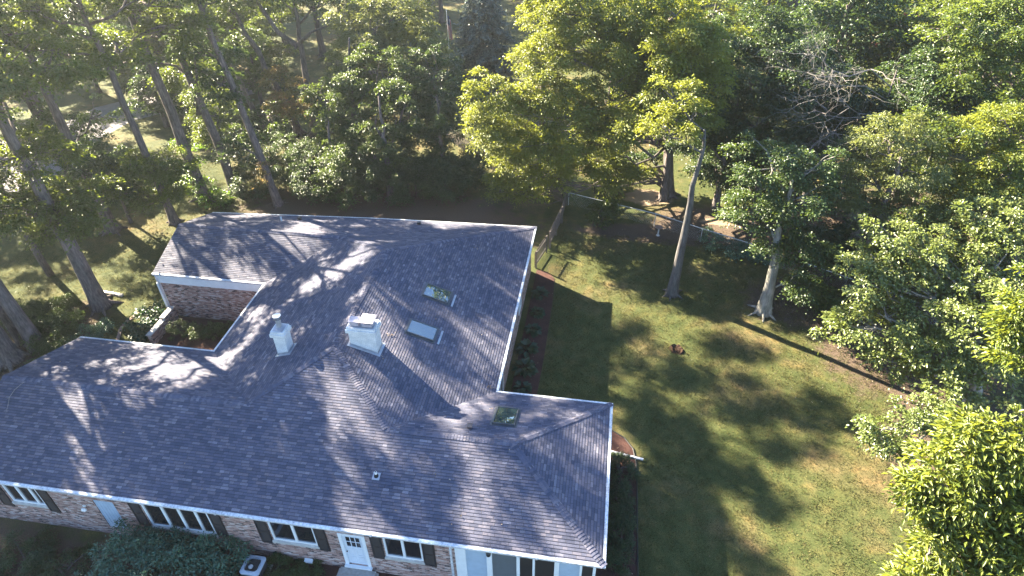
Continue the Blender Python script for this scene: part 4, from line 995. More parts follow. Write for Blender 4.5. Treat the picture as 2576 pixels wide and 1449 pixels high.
# bare white branches and purple tree
p = gp(2050, 480); q = yp(1960, 120, 33); q2 = yp(1990, 250, 31.5)
dead_tree((p[0]+1.2, 35.5), 12.8, .16, [(8.5, (q2[0]-1.0, 31, q2[2]-.2), .05), (9.5, (q2[0]+1.2, 30.6, q2[2]+.3), .048), (11.5, (q[0]-.8, 32, q[2]), .048), (7.5, (q2[0]+.2, 30.5, q2[2]-1.6), .045), (10.5, (q[0]+.5, 31.5, q[2]-1.0), .048)],
          'leafless white branched tree above the dark trees right of centre', 8, spread=1.1)
p = yp(2150, 530, 24.8)
dead_tree((p[0]+1.6, 26.0), 11, .14, [(p[2], (p[0]-.6, 24.4, p[2]-.1), .07), (p[2]-.8, (p[0]+.4, 23.8, p[2]-1.2), .07), (p[2]+.8, (p[0]+1.0, 24.0, p[2]-.2), .06)], 'grey dead twigs spreading below the pale leaved ash', 9, depth=3)
b = gp(2330, 250)
tree('plum_tree', b, 'purple leaved plum near the white house at the upper right', 'tree', [L(2270,110,62,2.6,2.2), L(2330,70,63,2.6,2.2), L(2240,150,61,2.0,1.6)], None, .2, 'purple', lai=2.2, size=.32, cl_r=.7, gap=.2)

# -------- far wood: five tree shapes copied with their trunks and crowns
protos = []
for i, (h_, r_, mt) in enumerate([(17,4.6,'maple'), (15,4.2,'dark'), (18,4.8,'oak'), (14,4.0,'bright'), (16,4.4,'dark')]):
    x0, y0 = -40+20*i, 112
    protos.append(tree('woodland_tree', (x0, y0), 'leafy green tree of the wood beyond the far lawns', 'tree',
        [(x0,y0,h_*.72,r_,h_*.25), (x0-r_*.6,y0-1,h_*.5,r_*.7,h_*.17), (x0+r_*.6,y0-1,h_*.48,r_*.7,h_*.17), (x0,y0-r_*.6,h_*.36,r_*.7,h_*.15)], h_, .35, mt, lai=2.8, size=.30, cl_r=.9, gap=.1, group='trees of the wood beyond the far lawns', twigs=3))
def copy_tree(o, x, y, rz, s):
    c = o.copy(); COL.objects.link(c); c.location = (x, y, 0); c.rotation_euler = (0, 0, rz); c.scale = (s, s, s*random.uniform(.9, 1.1))
    for ch in list(o.children):
        k = ch.copy(); COL.objects.link(k); k.parent = c; k.matrix_parent_inverse = ch.matrix_parent_inverse.copy()
    return c
far = [(-30,88),(-18,96),(-6,92),(6,84),(16,90),(26,98),(46,86),(54,74),(62,92),(-44,84),(-56,78),(-66,70),(-76,62),(-62,92),(-80,84),(-34,104),(-48,106),(0,104),(12,110),(36,112),(-88,96),(72,80),(70,64),
       (-2,60),(8,58),(-8,76),(4,70),(16,66),(22,56),(18,50),(46,60),(52,50),(44,44),(58,62),(-58,62),(-70,54),(-84,48),(-92,66),(-32,66),(-42,70),(30,42),(40,36),
       (2,96),(10,98),(20,104),(28,108),(32,82),(24,78),(34,72),(26,68),(40,80),(-20,106),(-26,112),(-12,110),(-38,96),(-50,98),(-36,80),(-46,72),(-52,70),(-60,56),(-72,44),(-66,36),(-78,36),(-74,72),
       (28,52),(36,48),(34,58),(50,40),(46,34),(52,30),(-66,90),(-78,98),(-90,80),(-96,58),(66,52),(60,44)]
def sunny(x, y, h=20):                          # leave the sun a way to the open spots of lawn and driveway
    for tx, ty in (gp(265,310)[:2], gp(60,490)[:2], gp(620,370)[:2], gp(690,300)[:2], gp(2260,190)[:2]):
        dx, dy = x-tx, y-ty; al = -dx*.866+dy*.5; pe = abs(dx*.5+dy*.866)
        if -3 < al < h*1.8 and pe < 5.0: return False
    return True
far = [q for q in far if sunny(*q)]
for i, (x, y) in enumerate(far):
    copy_tree(protos[(i*3+i//4) % 5], x+random.uniform(-1.5,1.5), y+random.uniform(-1.5,1.5), random.uniform(0, 6.28), random.uniform(.95, 1.25))
# neighbours of the left oaks, at and beyond the picture edge, that shade the roofs
for i, (x, y, h_) in enumerate([(-50,14,19),(-47,5,18),(-56,22,19),(-62,8,18),(-49,-3,17),(-69,36,19),(-71,25,18),(-66,16,18)]):
    lab = ('tall oak on the lawn at the far left beyond the group of leaning oaks', 'oaks further out on the left lawn') if i < 5 else ('tall oak across the driveway at the far left of the picture', 'oaks across the driveway')
    tree('oak_tree', (x, y), lab[0], 'tree', at((x, y), (0,0,h_*.78,5.4,3.6), (3,-2,h_*.62,3.6,2.4), (-3,2,h_*.64,3.6,2.4)), h_, .45, 'oak', lai=2.2, size=.3, gap=.35, group=lab[1], twigs=3)
# ------------------------------------------------------------------ garden plants
def undergrowth(name, lobes, label, cat, mat, size, aspect, lai, cl_r, group='shrubs of the shaded undergrowth'):
    for l in lobes: shrub(name, [l], label, cat, mat, size, aspect, lai, cl_r, group)
def hosta(x, y, r, label, seed):
    g = np.random.default_rng(seed); t = empty('hosta', (x, y, .03), label, 'plant', 'hostas in the mulch bed along the right wall')
    n = 46; w = g.uniform(0, 6.28, n); e = g.uniform(.15, 1.0, n)**.7
    d = np.stack([np.cos(w), np.sin(w), .75-1.15*e], 1)
    C = np.array([x, y, .06]) + np.stack([np.cos(w)*e*r*.45, np.sin(w)*e*r*.45, .38*r*(1.25-e)*np.ones(n)], 1)
    link('leaves', leaf_mesh('leaves', C, r*.62*g.uniform(.8, 1.15, n), d, np.stack([np.cos(w)*.5, np.sin(w)*.5, np.ones(n)], 1), g.random(n), .62, .10), M['hosta'], t)
    m = MB()
    for k in range(n): m.tube([(x, y, .03), (x+(C[k][0]-x)*.6, y+(C[k][1]-y)*.6, C[k][2]*.8), tuple(C[k])], .008, 3, False)
    m.build('stems', M['hosta'], t)
zz = lambda x, y: ((1480+x/2.07)*.83854, (540+y/2.07)*.83854)
for i, ((a, b_), r_, lab) in enumerate(zip([(290,700),(275,815),(245,925),(210,1040),(195,1165),(180,1285)], [.78,.66,.72,.86,.92,.7],
        ['farthest hosta of the bed, beside the fence gate','second hosta from the fence gate, the smallest of the row','third hosta from the fence gate, beyond the glazed side door','fourth hosta from the fence gate, wide and dark','largest spreading hosta near the inner roof corner','last hosta, half hidden by the inner corner of the roof'])):
    p = gp(*zz(a, b_), .25); hosta(p[0], p[1], r_, lab, 40+i)
for i, ((x, y), r_, lab) in enumerate(zip([(-28.79,14.65),(-27.41,14.5),(-26.2,14.74),(-25.35,15.0)], [.62,.56,.62,.5],
        ['clipped round boxwood nearest the low brick wall','second clipped boxwood from the low brick wall','third clipped boxwood in front of the courtyard brick wall','boxwood half hidden by the roof edge in the courtyard'])):
    shrub('boxwood', [(x, y, r_*.85, r_, r_*.85)], lab, 'shrub', 'box', .075, .6, 4.2, .16, 'boxwoods in the courtyard bed', .82, .8)
shrub('garden_shrub', [(-31.3,14.9,.75,1.15,.75), (-31.0,13.9,.55,.9,.6), (-31.6,15.9,.6,.9,.6)], 'fresh green leafy shrub outside the low brick wall', 'shrub', 'hosta', .2, .75, 3.6, .35)
shrub('garden_shrub', [(-37.3,13.4,.7,1.7,.8), (-36.2,12.5,.6,1.2,.65)], 'spreading yellow green juniper below the straight ridged oak', 'shrub', 'box', .12, .4, 4.0, .35)
shrub('garden_shrub', [(-38.6,15.0,.55,1.6,.6), (-40.0,14.3,.55,1.5,.6)], 'dark spreading yew on the lawn edge left of the straight ridged oak', 'shrub', 'dark', .12, .4, 4.0, .35)
shrub('garden_shrub', [(-34.6,13.0,.4,1.1,.5), (-34.2,14.2,.3,.7,.35)], 'low grey green ground shrub between the oak and the curved brick edging', 'shrub', 'rhodo', .12, .5, 3.4, .3)
shrub('garden_shrub', [(-35.4,10.4,.4,.9,.5)], 'small sunlit bush beside the oak base at the front roof end', 'shrub', 'box', .14, .5, 3.8, .3)
shrub('garden_shrub', [(-30.9,16.6,.5,.7,.5), (-31.0,17.6,.45,.7,.45)], 'shaded low shrub at the corner of the courtyard wall', 'shrub', 'dark', .14, .6, 3.4, .3)
zr = lambda x, y: ((1750+x/2.5075)*.83854, (1150+y/2.5075)*.83854)
for (a, b_), r_, lab in [((285,640),.72,'round dark shrub by the downspout pipe at the right end'), ((275,830),.70,'dark shrub second from the downspout pipe at the right end'), ((275,985),.68,'dark shrub in the middle of the right end bed'),
                         ((268,1120),.66,'dark shrub fourth from the downspout pipe at the right end'), ((262,1290),.68,'dark shrub below the right front corner of the roof')]:
    p = gp(*zr(a, b_), .5); shrub('bed_shrub', [(min(p[0], .95), p[1], r_*.75, r_, r_*.75)], lab, 'shrub', 'dark', .085, .55, 4.0, .2, 'shrubs in the right end bed', .78, .7)
p, q = gp(320,1392,1.1), gp(425,1420,1.1); s_ = gp(545,1385,1.0)
shrub('rhododendron', [(p[0],p[1],1.0,1.45,1.05), (q[0],q[1],.9,1.25,.95), (p[0]-.3,p[1]-1.4,.8,1.3,.8), (p[0]+1.4,p[1]+.5,1.0,1.0,.8)], 'large blue green rhododendron under the long front window', 'shrub', 'rhodo', .15, .5, 3.8, .32, None, .72, .6)
shrub('rhododendron', [(s_[0],s_[1],.95,1.25,.95), (s_[0]-.9,s_[1]-.8,.85,1.1,.85), (s_[0]+.4,s_[1]-1.0,.7,1.0,.7)], 'rhododendron beside the air conditioner, right of the larger one', 'shrub', 'rhodo', .15, .5, 3.8, .32, None, .72, .6)
p = gp(60,1400,.4); shrub('ground_shrub', [(p[0],p[1],.35,1.3,.45), (p[0]+2.2,p[1]-.2,.3,1.2,.4), (p[0]-1.5,p[1]-1.2,.35,1.3,.45), (p[0]+.8,p[1]-1.8,.3,1.0,.35)], 'dark straggling ground shrub at the left end of the front wall', 'shrub', 'dark', .10, .5, 2.6, .3, gap=.2)
p = gp(700,1425,.25); shrub('ground_shrub', [(p[0],p[1],.25,.8,.35), (p[0]+1.3,p[1]-.1,.25,.8,.3)], 'low green plants between the air conditioner and the pale door', 'shrub', 'box', .09, .5, 2.8, .25, gap=.1)
p = gp(1555,445,0); shrub('garden_shrub', [(p[0],p[1]-1.5,1.1,1.4,1.1), (p[0]-.9,p[1]-2.1,1.0,1.3,1.0), (p[0]+.3,p[1]-2.7,.9,1.3,.9)], 'pale green bushy shrub at the fence corner', 'shrub', 'oak', .17, .5, 3.2, .4)
p = gp(1510,560,0); shrub('garden_shrub', [(p[0],p[1],1.0,1.1,1.0), (p[0]+.7,p[1]+.8,1.3,1.0,.8)], 'leafy shrub leaning over the chain link fence into the lawn', 'shrub', 'maple', .2, .5, 3.2, .4)
p = gp(1790,620,0); undergrowth('garden_shrub', [(p[0],p[1]+.2,.5,1.0,.5), (p[0]+1.8,p[1]-.6,.5,1.0,.55), (p[0]+3.4,p[1]-1.2,.55,1.0,.6)], 'low shrub climbing the chain link fence right of the lawn maple', 'shrub', 'rhodo', .16, .55, 3.2, .35)
p = gp(2030,770,0); undergrowth('garden_shrub', [(p[0]+.8,p[1]+.3,.9,1.3,.9), (p[0]+2.0,p[1]-.4,.7,1.1,.7), (p[0]-.2,p[1]+1.0,.9,1.1,.8)], 'bright bushy shrub right of the pale trunk foot', 'shrub', 'oak', .18, .5, 3.0, .4)
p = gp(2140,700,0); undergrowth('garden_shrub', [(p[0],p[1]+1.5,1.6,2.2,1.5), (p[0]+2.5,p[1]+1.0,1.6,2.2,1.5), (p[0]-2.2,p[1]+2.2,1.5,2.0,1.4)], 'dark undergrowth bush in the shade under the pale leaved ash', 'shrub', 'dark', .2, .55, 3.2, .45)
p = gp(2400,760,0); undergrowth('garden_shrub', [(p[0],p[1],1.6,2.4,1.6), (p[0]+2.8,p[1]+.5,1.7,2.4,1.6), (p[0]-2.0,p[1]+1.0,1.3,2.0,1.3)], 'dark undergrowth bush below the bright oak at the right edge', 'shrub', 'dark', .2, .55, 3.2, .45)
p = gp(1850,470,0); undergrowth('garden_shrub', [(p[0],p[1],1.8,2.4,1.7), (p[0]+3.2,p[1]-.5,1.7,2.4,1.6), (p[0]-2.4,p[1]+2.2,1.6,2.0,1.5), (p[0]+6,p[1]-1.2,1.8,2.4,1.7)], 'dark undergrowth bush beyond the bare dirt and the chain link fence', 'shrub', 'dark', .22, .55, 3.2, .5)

# ------------------------------------------------------------------ garden walls, edging, fences
gw = empty('garden_wall', (-30, 14.7, 0), 'low pink brick courtyard wall with pale stone cap running out from the rear wing', 'wall')
m = MB(); m.box((-30.1,13.3,0),(-29.84,14.9,.86)); m.box((-30.1,14.903,0),(-29.84,16.15,1.02)); m.build('brickwork', M['brick'], gw, auto_uv=True)
m = MB(); m.box((-30.16,13.24,.863),(-29.78,14.9,.93)); m.box((-30.16,14.86,1.023),(-29.78,16.15,1.09)); m.build('cap', M['stonecap'], gw)
m = MB(); ep = [(-32.95,16.3),(-33.05,15.7),(-33.2,15.1),(-33.15,14.5),(-32.85,13.9),(-32.6,13.3),(-32.5,12.4)]
for i in range(len(ep)-1):
    a, b_ = np.array(ep[i]), np.array(ep[i+1]); d = b_-a; Ln = np.linalg.norm(d); d = d/Ln; k = max(1, int(Ln/.21))
    for j in range(k):
        c = a + d*(j+.5)*Ln/k; m.obox((c[0], c[1], .04), (d[0], d[1], 0), (-d[1], d[0], 0), (0,0,1), .097, .10, .045+.006*((j*7+i) % 3))
tag(m.build('brick_edging', plain('worn_brick', (.27,.19,.16), .85, .2, vary=.3), None), 'curved line of worn bricks edging the bed by the green shrub', 'edging')
m = MB(); g_ = np.random.default_rng(5)
for i in range(8):
    x = -37.3 + i*.27; m.obox((x, 18.05-.02*i*i*.2, .06), (math.cos(.1*i-.3), math.sin(.1*i-.3)*.3, 0), (0,1,0), (0,0,1), .12+.02*g_.random(), .11, .07+.03*g_.random())
tag(m.build('stone_edging', M['stonecap'], None), 'short row of rough stones behind the foot of the straight ridged oak', 'edging')

def picket_fence(a, b_, h, label, sp=.13, posts=3, cat='fence'):
    a, b_ = np.array(a, float), np.array(b_, float); d = b_-a; Ln = np.linalg.norm(d); d = d/Ln; n_ = np.array([-d[1], d[0]])
    t = empty('picket_fence', (a[0], a[1], 0), label, cat); m = MB(); k = int(Ln/sp); g = np.random.default_rng(int(abs(a[0]*100)))
    for i in range(k+1):
        c = a + d*(i*Ln/k); hh = h*g.uniform(.95, 1.03); tl = g.normal()*.02
        m.obox((c[0]+n_[0]*.035, c[1]+n_[1]*.035, hh/2+.03), (d[0], d[1], tl), (n_[0], n_[1], 0), (0,0,1), .030, .010, hh/2)
    m.build('pickets', M['wood'], t)
    for z_ in (.35, h-.25):
        m = MB(); c = (a+b_)/2; m.obox((c[0], c[1], z_), (d[0], d[1], 0), (n_[0], n_[1], 0), (0,0,1), Ln/2, .022, .04); m.build('rail', M['wood'], t)
    for i in range(posts):
        c = a + d*Ln*i/(posts-1); m = MB(); m.obox((c[0]-n_[0]*.075, c[1]-n_[1]*.075, h*.53), (d[0], d[1], 0), (n_[0], n_[1], 0), (0,0,1), .045, .045, h*.55); m.build('post', M['wood'], t)
picket_fence((-6.05,25.55), (-5.5,27.75), 1.45, 'weathered picket gate section touching the rear right corner of the house', posts=2)
picket_fence((-5.3,28.35), (-4.72,32.2), 1.5, 'long weathered picket section beside the lawn, just past the gate', posts=3)
picket_fence((-4.7,32.35), (-4.55,35.2), 1.4, 'weathered picket section ending at the chain link corner', posts=2)
picket_fence((-5.0,35.6), (-13.0,41.6), 1.4, 'old picket fence running back from the corner behind the sunlit oak boughs', posts=5)
picket_fence((-13.2,41.8), (-19.5,49.0), 1.5, 'farthest picket section seen between the hedge and the sunlit oak', posts=5)
t = empty('chain_link_fence', (3, 33, 0), 'low chain link fence with galvanised top rail behind the lawn', 'fence')
cl = [np.array(p) for p in [(-4.35,35.3),(-.9,34.1),(3.0,32.8),(6.6,31.0),(10.4,29.2),(13.6,27.3),(17.5,25.2),(21.5,22.8)]]
m = MB(); m.tube([(p[0], p[1], 1.22) for p in cl], .034, 6); m.build('top_rail', M['galv'], t)
for p in cl: m = MB(); m.tube([(p[0], p[1], 0), (p[0], p[1], 1.27)], .03, 6); m.build('post', M['galv'], t)
m = MB()
for i in range(len(cl)-1):
    a, b_ = cl[i], cl[i+1]; Ln = np.linalg.norm(b_-a); d = (b_-a)/Ln; k = int(Ln/.15)
    for j in range(k):
        for sgn in (0, 1):
            u0, u1 = j*Ln/k, min(Ln, j*Ln/k + 1.1); z0, z1 = (.05, 1.2) if sgn else (1.2, .05)
            p, q = a+d*u0, a+d*u1
            m.poly([(p[0],p[1],z0),(p[0],p[1],z0+.006),(q[0],q[1],z1+.006),(q[0],q[1],z1)])
m.build('wire_mesh', M['galv'], t)

# ------------------------------------------------------------------ garden things
ac = empty('air_conditioner', (-15.85,-.65,0), 'pale grey air conditioner unit with round top fan beside the front wall', 'air conditioner')
def rrect(cx, cy, h, r, n=6):
    out = []
    for k, (sx, sy) in enumerate(((1,1),(-1,1),(-1,-1),(1,-1))):
        for i in range(n+1):
            w = math.pi/2*(k + i/n); out.append((cx+sx*(h-r)+r*math.cos(w), cy+sy*(h-r)+r*math.sin(w)))
    return out
ax, ay = -15.85, -.65
m = MB(); o_ = rrect(ax, ay, .43, .12); 
for i in range(len(o_)): p, q = o_[i], o_[(i+1)%len(o_)]; m.poly([(*p,.08),(*q,.08),(*q,.80),(*p,.80)])
body = m.build('cabinet', M['acgrille'], ac)
m = MB(); n_ = len(o_); o2 = rrect(ax, ay, .47, .14); ci = []
for p in o2: w = math.atan2(p[1]-ay, p[0]-ax); ci.append((ax+.385*math.cos(w), ay+.385*math.sin(w)))
for i in range(n_):
    j = (i+1) % n_
    m.poly([(*o2[i],.79),(*o2[j],.79),(*o2[j],.86),(*o2[i],.86)]); m.poly([(*o2[i],.86),(*o2[j],.86),(*ci[j],.90),(*ci[i],.90)]); m.poly([(*ci[i],.90),(*ci[j],.90),(*ci[j],.80),(*ci[i],.80)])
for k in range(14):
    for z_ in (.14,): pass
m.build('lid', M['acgray'], ac)
m = MB(); m.lathe((ax,ay,0),[(.386,.795),(.01,.80)],20); m.build('fan_well', M['blackmetal'], ac)
m = MB()
for r_ in (.12,.21,.30,.36): m.tube([(ax+r_*math.cos(w), ay+r_*math.sin(w), .895) for w in np.linspace(0,6.2832,25)], .005, 4, False)
for w in np.linspace(0,6.2832,17)[:-1]: m.tube([(ax+.1*math.cos(w),ay+.1*math.sin(w),.897),(ax+.385*math.cos(w),ay+.385*math.sin(w),.897)], .004, 4, False)
m.build('fan_guard', M['acgrille'], ac)
m = MB(); m.lathe((ax-.05,ay-.1,.86),[(.11,0),(.11,.03),(.02,.04)],16); m.build('motor_cap', M['galv'], ac)
m = MB(); m.box((ax-.55,ay-.55,0),(ax+.55,ay+.55,.08)); tag(m.build('concrete_pad', M['concrete']), 'square concrete pad under the air conditioner', 'pad')
m = MB(); m.box((-12.1,-1.6,0),(-10.2,.18,.16)); m.box((-12.0,-.35,.163),(-10.3,.18,.30)); tag(m.build('door_stoop', M['concrete']), 'grey concrete stoop with one step under the pale front door', 'step')
t = empty('planter', (-11.3,-.55,.165), 'round white pot with a domed lid on the stoop by the pale door', 'pot')
m = MB(); m.lathe((-11.3,-.62,.165),[(.16,0),(.21,.28),(.22,.30)],20); m.build('pot', M['pvc'], t)
m = MB(); m.lathe((-11.3,-.62,.467),[(.24,0),(.23,.03),(.15,.08),(.02,.10)],20); m.build('lid', M['pvc'], t)
t = empty('storage_bin', (-7.0,-.1,0), 'pale blue plastic bin against the wall left of the glazed porch', 'bin')
m = MB(); m.box((-7.28,-.22,.02),(-6.80,.12,.50)); m.build('box', M['panelblue'], t)
m = MB(); m.box((-7.31,-.25,.503),(-7.06,.15,.545)); m.box((-7.05,-.25,.503),(-6.77,.15,.545)); m.build('lid', M['panelblue'], t)
t = empty('slatted_rack', (-17.5,-1.4,0), 'dark slatted metal rack between the rhododendron and the air conditioner', 'rack')
m = MB()
for i in range(9): m.obox((-17.55+.09*i,-1.35,.62-.02*i), (1,0,-.2), (0,1,0), (.2,0,1), .012, .40, .02)
m.build('slats', M['blackmetal'], t)
for sx, sy in ((-17.6,-1.72),(-17.6,-1.0),(-16.86,-1.72),(-16.86,-1.0)): m = MB(); m.tube([(sx,sy,0),(sx,sy,.5)], .018, 6); m.build('leg', M['blackmetal'], t)
p = gp(1702,880); t = empty('tree_stump', (p[0], p[1], 0), 'small rotten stump with pale chips in the middle of the lawn', 'stump')
g_ = np.random.default_rng(9); m = MB(); n_ = 16; ra = .36*g_.uniform(.75, 1.2, n_); zt_ = g_.uniform(.05, .20, n_)
for i in range(n_):
    j = (i+1) % n_; w, w2 = 6.2832*i/n_, 6.2832*j/n_
    a = (p[0]+ra[i]*1.25*math.cos(w), p[1]+ra[i]*1.25*math.sin(w), 0); b_ = (p[0]+ra[j]*1.25*math.cos(w2), p[1]+ra[j]*1.25*math.sin(w2), 0)
    c = (p[0]+ra[i]*math.cos(w), p[1]+ra[i]*math.sin(w), zt_[i]); d = (p[0]+ra[j]*math.cos(w2), p[1]+ra[j]*math.sin(w2), zt_[j])
    e1 = (p[0]+ra[i]*.6*math.cos(w), p[1]+ra[i]*.6*math.sin(w), .04); e2 = (p[0]+ra[j]*.6*math.cos(w2), p[1]+ra[j]*.6*math.sin(w2), .04)
    m.poly([a,b_,d,c]); m.poly([c,d,e2,e1]); m.poly([e1,e2,(p[0],p[1],.035)])
rot = plain('rotten_brown_wood', (.045,.026,.018), .95, .1, vary=.4, scale=20); m.build('rotten_wood', rot, t)
C = np.stack([p[0]+g_.normal(size=50)*.26, p[1]-.12+g_.normal(size=50)*.2, np.full(50, .06)], 1)
link('wood_chips', leaf_mesh('wood_chips', C, g_.uniform(.08,.18,50), np.stack([g_.normal(size=50), g_.normal(size=50), g_.normal(size=50)*.1], 1), np.tile([0,0,1.], (50,1)), g_.random(50), .5), rot, t)
p = gp(1498,448,1.55); t = empty('bird_feeder', (p[0], p[1], 0), 'black bird feeder pole with white tray and brown hood by the fence corner', 'bird feeder')
m = MB(); m.tube([(p[0],p[1],0),(p[0],p[1],2.3)], .05, 8); m.build('pole', M['blackmetal'], t)
m = MB(); m.lathe((p[0],p[1],1.5),[(.10,0),(.30,.03),(.31,.06),(.05,.065)],18); m.build('tray', M['pvc'], t)
m = MB(); m.lathe((p[0]+.3,p[1]+.3,2.15),[(.52,0),(.40,.14),(.2,.26),(.03,.32)],18); m.build('hood', M['cedar'], t)
p = gp(1655,592); t = empty('birdbath', (p[0], p[1], 0), 'small pinkish birdbath in front of the chain link fence', 'birdbath')
m = MB(); m.lathe((p[0],p[1],0),[(.16,0),(.13,.05),(.07,.12),(.06,.6),(.10,.68)],14); m.build('pedestal', M['stonecap'], t)
m = MB(); m.lathe((p[0],p[1],.68),[(.10,0),(.30,.08),(.32,.12),(.27,.12),(.05,.05)],18); m.build('basin', plain('pink_stone', (.25,.16,.13), .8, .2), t)
# flag
def flag_mat():
    k = N('flag_cloth'); uv = k.n('UVMap').outputs[0]; sx = k.n('SeparateXYZ'); k.l(uv, sx.inputs[0])
    st = k.math('LESS_THAN', k.math('MODULO', k.math('MULTIPLY', sx.outputs[0], 13.0), 2.0), 1.0)
    c = k.mix((.72,.70,.70), (.55,.03,.06), st)
    can = k.math('MULTIPLY', k.math('GREATER_THAN', sx.outputs[1], .62), k.math('GREATER_THAN', sx.outputs[0], .46))
    return k.done(k.mix(c, (.04,.06,.18), can), .8, .2)
fp = yp(1126, 72, 70); t = empty('flagpole', (fp[0], 70, 0), 'white flagpole with a limp red white and blue flag beside the spruce', 'flagpole')
m = MB(); m.tube([(fp[0],70,0),(fp[0],70,fp[2]+2.2)], [.06,.035], 8); m.build('pole', M['pvc'], t)
m = MB(); m.lathe((fp[0],70,fp[2]+2.2),[(.03,0),(.08,.05),(.03,.14)],10); m.build('finial', M['steel'], t)
m = MB(); nu, nv = 22, 10
def fpt(i, j):
    u, v = i/nu, j/nv; w_ = .10+.62*u*(1-.25*v)
    return (fp[0]+.06+w_*.8, 70-.16*math.sin(u*13+v*1.5)*(.4+u), fp[2]+1.7-(1-v)*2.9-.9*u*(.3+.7*v))
for i in range(nu):
    for j in range(nv):
        m.poly([fpt(i,j),fpt(i+1,j),fpt(i+1,j+1),fpt(i,j+1)], [(1-i/nu,j/nv),(1-(i+1)/nu,j/nv),(1-(i+1)/nu,(j+1)/nv),(1-i/nu,(j+1)/nv)])
m.build('flag', flag_mat(), t, smooth=True)
# neighbour's house far behind
nh = empty('neighbour_house', (44, 100, 0), 'white sided house glimpsed through the trees at the upper right', 'house')
hp = yp(2225, 30, 98); hx = hp[0]
m = MB(); m.box((hx-4,98,0),(hx+9,106,4.2)); m.poly([(hx-4,98,4.2),(hx-4,106,4.2),(hx-4,102,6.6)]); m.poly([(hx+9,98,4.2),(hx+9,106,4.2),(hx+9,102,6.6)])
for i in range(20): m.box((hx-4.02,97.975,.2*i+.1),(hx+9.02,97.998,.2*i+.27))
m.build('wall', M['white'], nh)
m = MB(); m.poly([(hx-4.4,97.5,4.0),(hx+9.4,97.5,4.0),(hx+9.4,102,6.75),(hx-4.4,102,6.75)]); m.poly([(hx-4.4,106.5,4.0),(hx+9.4,106.5,4.0),(hx+9.4,102,6.75),(hx-4.4,102,6.75)]); m.build('roof', plain('pale_grey_shingle', (.30,.30,.31), .8), nh)
for x in (hx-2.4, hx+1, hx+5):
    m = MB(); m.box((x,97.93,1.2),(x+1.1,97.974,2.9)); w = m.build('window', M['frame'], nh); m = MB(); m.box((x+.08,97.91,1.28),(x+1.02,97.929,2.82)); m.build('pane', M['darkglass'], w)
# twig and fallen leaves
tp = np.array([-29.9,4.1,E_+PT*4.1+.05]); m = MB()
m.tube([tp+np.array(q) for q in ((.25,.55,.22),(.0,.1,.07),(-.02,-.3,-.06),(.2,-.75,-.2),(.3,-1.1,-.32))], [.012,.016,.016,.012,.005], 5); m.tube([tp+np.array(q) for q in ((-.02,-.3,-.06),(-.12,-.42,-.1))], [.012,.005], 5)
tag(m.build('twig', M['barkdead']), 'crooked fallen twig lying on the left of the front roof', 'twig')
g_ = np.random.default_rng(77)
def litter(name, P, s0, s1, label):
    n = len(P); a = g_.uniform(0, 6.28, n)
    me = leaf_mesh(name, np.array(P), g_.uniform(s0, s1, n), np.stack([np.cos(a), np.sin(a), g_.normal(size=n)*.2], 1), np.stack([g_.normal(size=n)*.3, g_.normal(size=n)*.3, np.ones(n)], 1), g_.random(n), .6)
    return tag(link(name, me, M['litter']), label, 'leaves', kind='stuff')
P = []
for _ in range(26): x, y = g_.uniform(-29,-1), g_.uniform(.4,4.3); P.append((x, y, E_+PT*y+.05))
for _ in range(9): x, y = g_.uniform(-13.5,-6.6), g_.uniform(9.5,22); P.append((x, y, E_+PT*(xC-x)+.05)) if y-7.7 > (xC-x)-8 else None
for _ in range(8): x, y = g_.uniform(-29.5,-23.5), g_.uniform(16.4,20); P.append((x, y, E_+PT*(y-yF)+.05))
for _ in range(7): x, y = g_.uniform(-30,-24), g_.uniform(5.2,9.4); P.append((x, y, E_+PT*(yH-y)+.05))
for c, k in (((-12.0,10.4),9),((-11.95,8.6),4),((-6.4,9.1),9),((-9.3,20.4),5),((-5.9,7.2),4)):
    for _ in range(k): x, y = c[0]+g_.normal()*.09, c[1]+g_.normal()*.09; P.append((x, y, E_+PT*max(min(xC-x, 99) if y > 9 or x < -11 else yB-y, 0)+.06))
litter('roof_leaves', P, .06, .13, 'dry curled leaves scattered over the shingle roofs')
P = [(g_.uniform(-4,15), g_.uniform(-1,30), .03) for _ in range(220)] + [(g_.uniform(-46,-31), g_.uniform(8,40), .03) for _ in range(350)]
P = [q for q in P if not (q[0] < .1 and q[1] < 9)]
P += [(g_.uniform(-29,-18), g_.uniform(-6,-1), .03) for _ in range(260)] + [(g_.uniform(10,20), g_.uniform(14,24), .03) for _ in range(500)] + [(g_.uniform(0,12), g_.uniform(30,38), .03) for _ in range(300)]
P += [(g_.uniform(-5.8,-4.4), g_.uniform(9.5,25), .06) for _ in range(50)] + [(g_.uniform(.1,1.6), g_.uniform(-1,10), .06) for _ in range(40)]
litter('fallen_leaves', P, .04, .085, 'dry leaves strewn over the lawn and the beds')

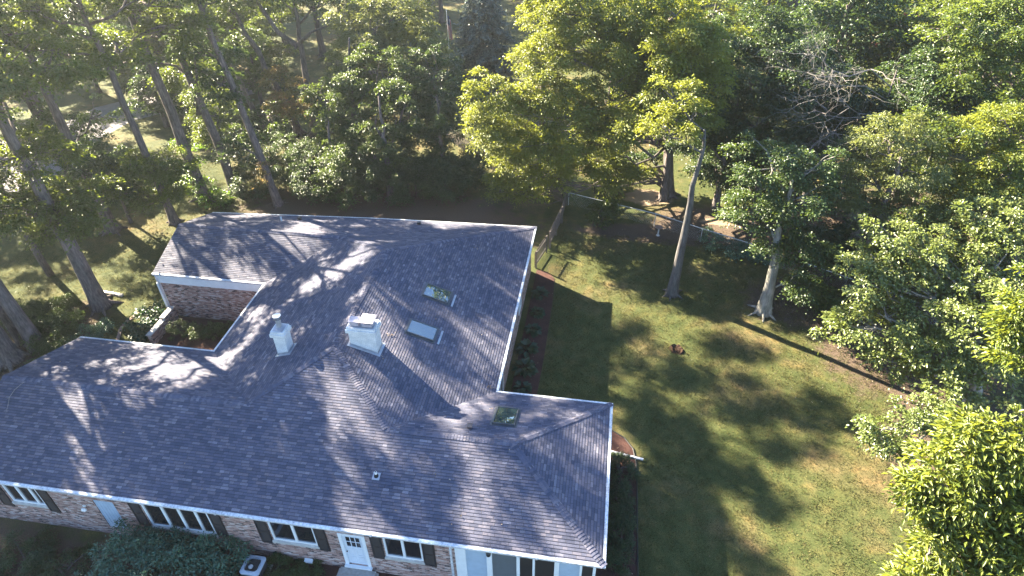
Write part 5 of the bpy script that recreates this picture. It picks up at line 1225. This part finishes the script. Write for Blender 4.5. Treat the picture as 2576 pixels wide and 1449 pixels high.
M['blade'] = leaf_mat('grass_blade', [(0,(.046,.053,.018)), (.5,(.078,.080,.028)), (1,(.145,.122,.060))], (.22,.22,.07), .25, .6, .2)
def in_bed(x, y): return ((x < .0) & (y < 9.2)) | ((x < 1.75) & (y < 10.5)) | ((x < -4.2) & (y < 25.4))
def blades(n, x0, x1, y0, y1):
    x, y = g_.uniform(x0, x1, n), g_.uniform(y0, y1, n)
    cl_ = np.sin(x*3.1+np.sin(y*2.3)*1.7)*np.sin(y*2.7+np.sin(x*1.9)*1.6)
    k = g_.random(n) < .55 + .45*cl_; return x[k], y[k]
X, Y = blades(210000, -4.6, 17, -3, 31); ok = ~in_bed(X, Y); X, Y = X[ok], Y[ok]
X2, Y2 = blades(90000, -47, -31.2, 8, 40); X = np.concatenate([X, X2]); Y = np.concatenate([Y, Y2]); n = len(X)
dr = np.stack([g_.normal(size=n)*.8, g_.normal(size=n)*.8, np.full(n, .75)], 1)
tint = np.clip(.5 + .28*np.sin(X*.7+2*np.sin(Y*.43))*np.sin(Y*.6+1.3*np.sin(X*.5)) + .22*g_.normal(size=n), 0, 1)
tag(link('grass', leaf_mesh('grass', np.stack([X, Y, np.zeros(n)], 1), g_.uniform(.05, .11, n), dr, np.stack([g_.normal(size=n), g_.normal(size=n), np.ones(n)*.8], 1), tint, .28), M['blade']), 'short dry grass blades of the mown lawn', 'grass', kind='stuff')

# ------------------------------------------------------------------ scattering volume added to imitate lens glare at the upper left
HB = MB(); HB.box((-170,-60,-1.2),(170,190,34)); hz = HB.build('glare_veil', None); hz['kind'] = 'stuff'
hm = bpy.data.materials.new('veil_volume'); hm.use_nodes = True; hn = hm.node_tree.nodes; hn.remove(hn['Principled BSDF'])
pv = hn.new('ShaderNodeVolumePrincipled'); pv.inputs['Density'].default_value = VEIL_DENSITY; pv.inputs['Anisotropy'].default_value = .72
pv.inputs['Color'].default_value = (.86,.90,.95,1); hm.node_tree.links.new(pv.outputs[0], hn['Material Output'].inputs['Volume']); hz.data.materials.append(hm)
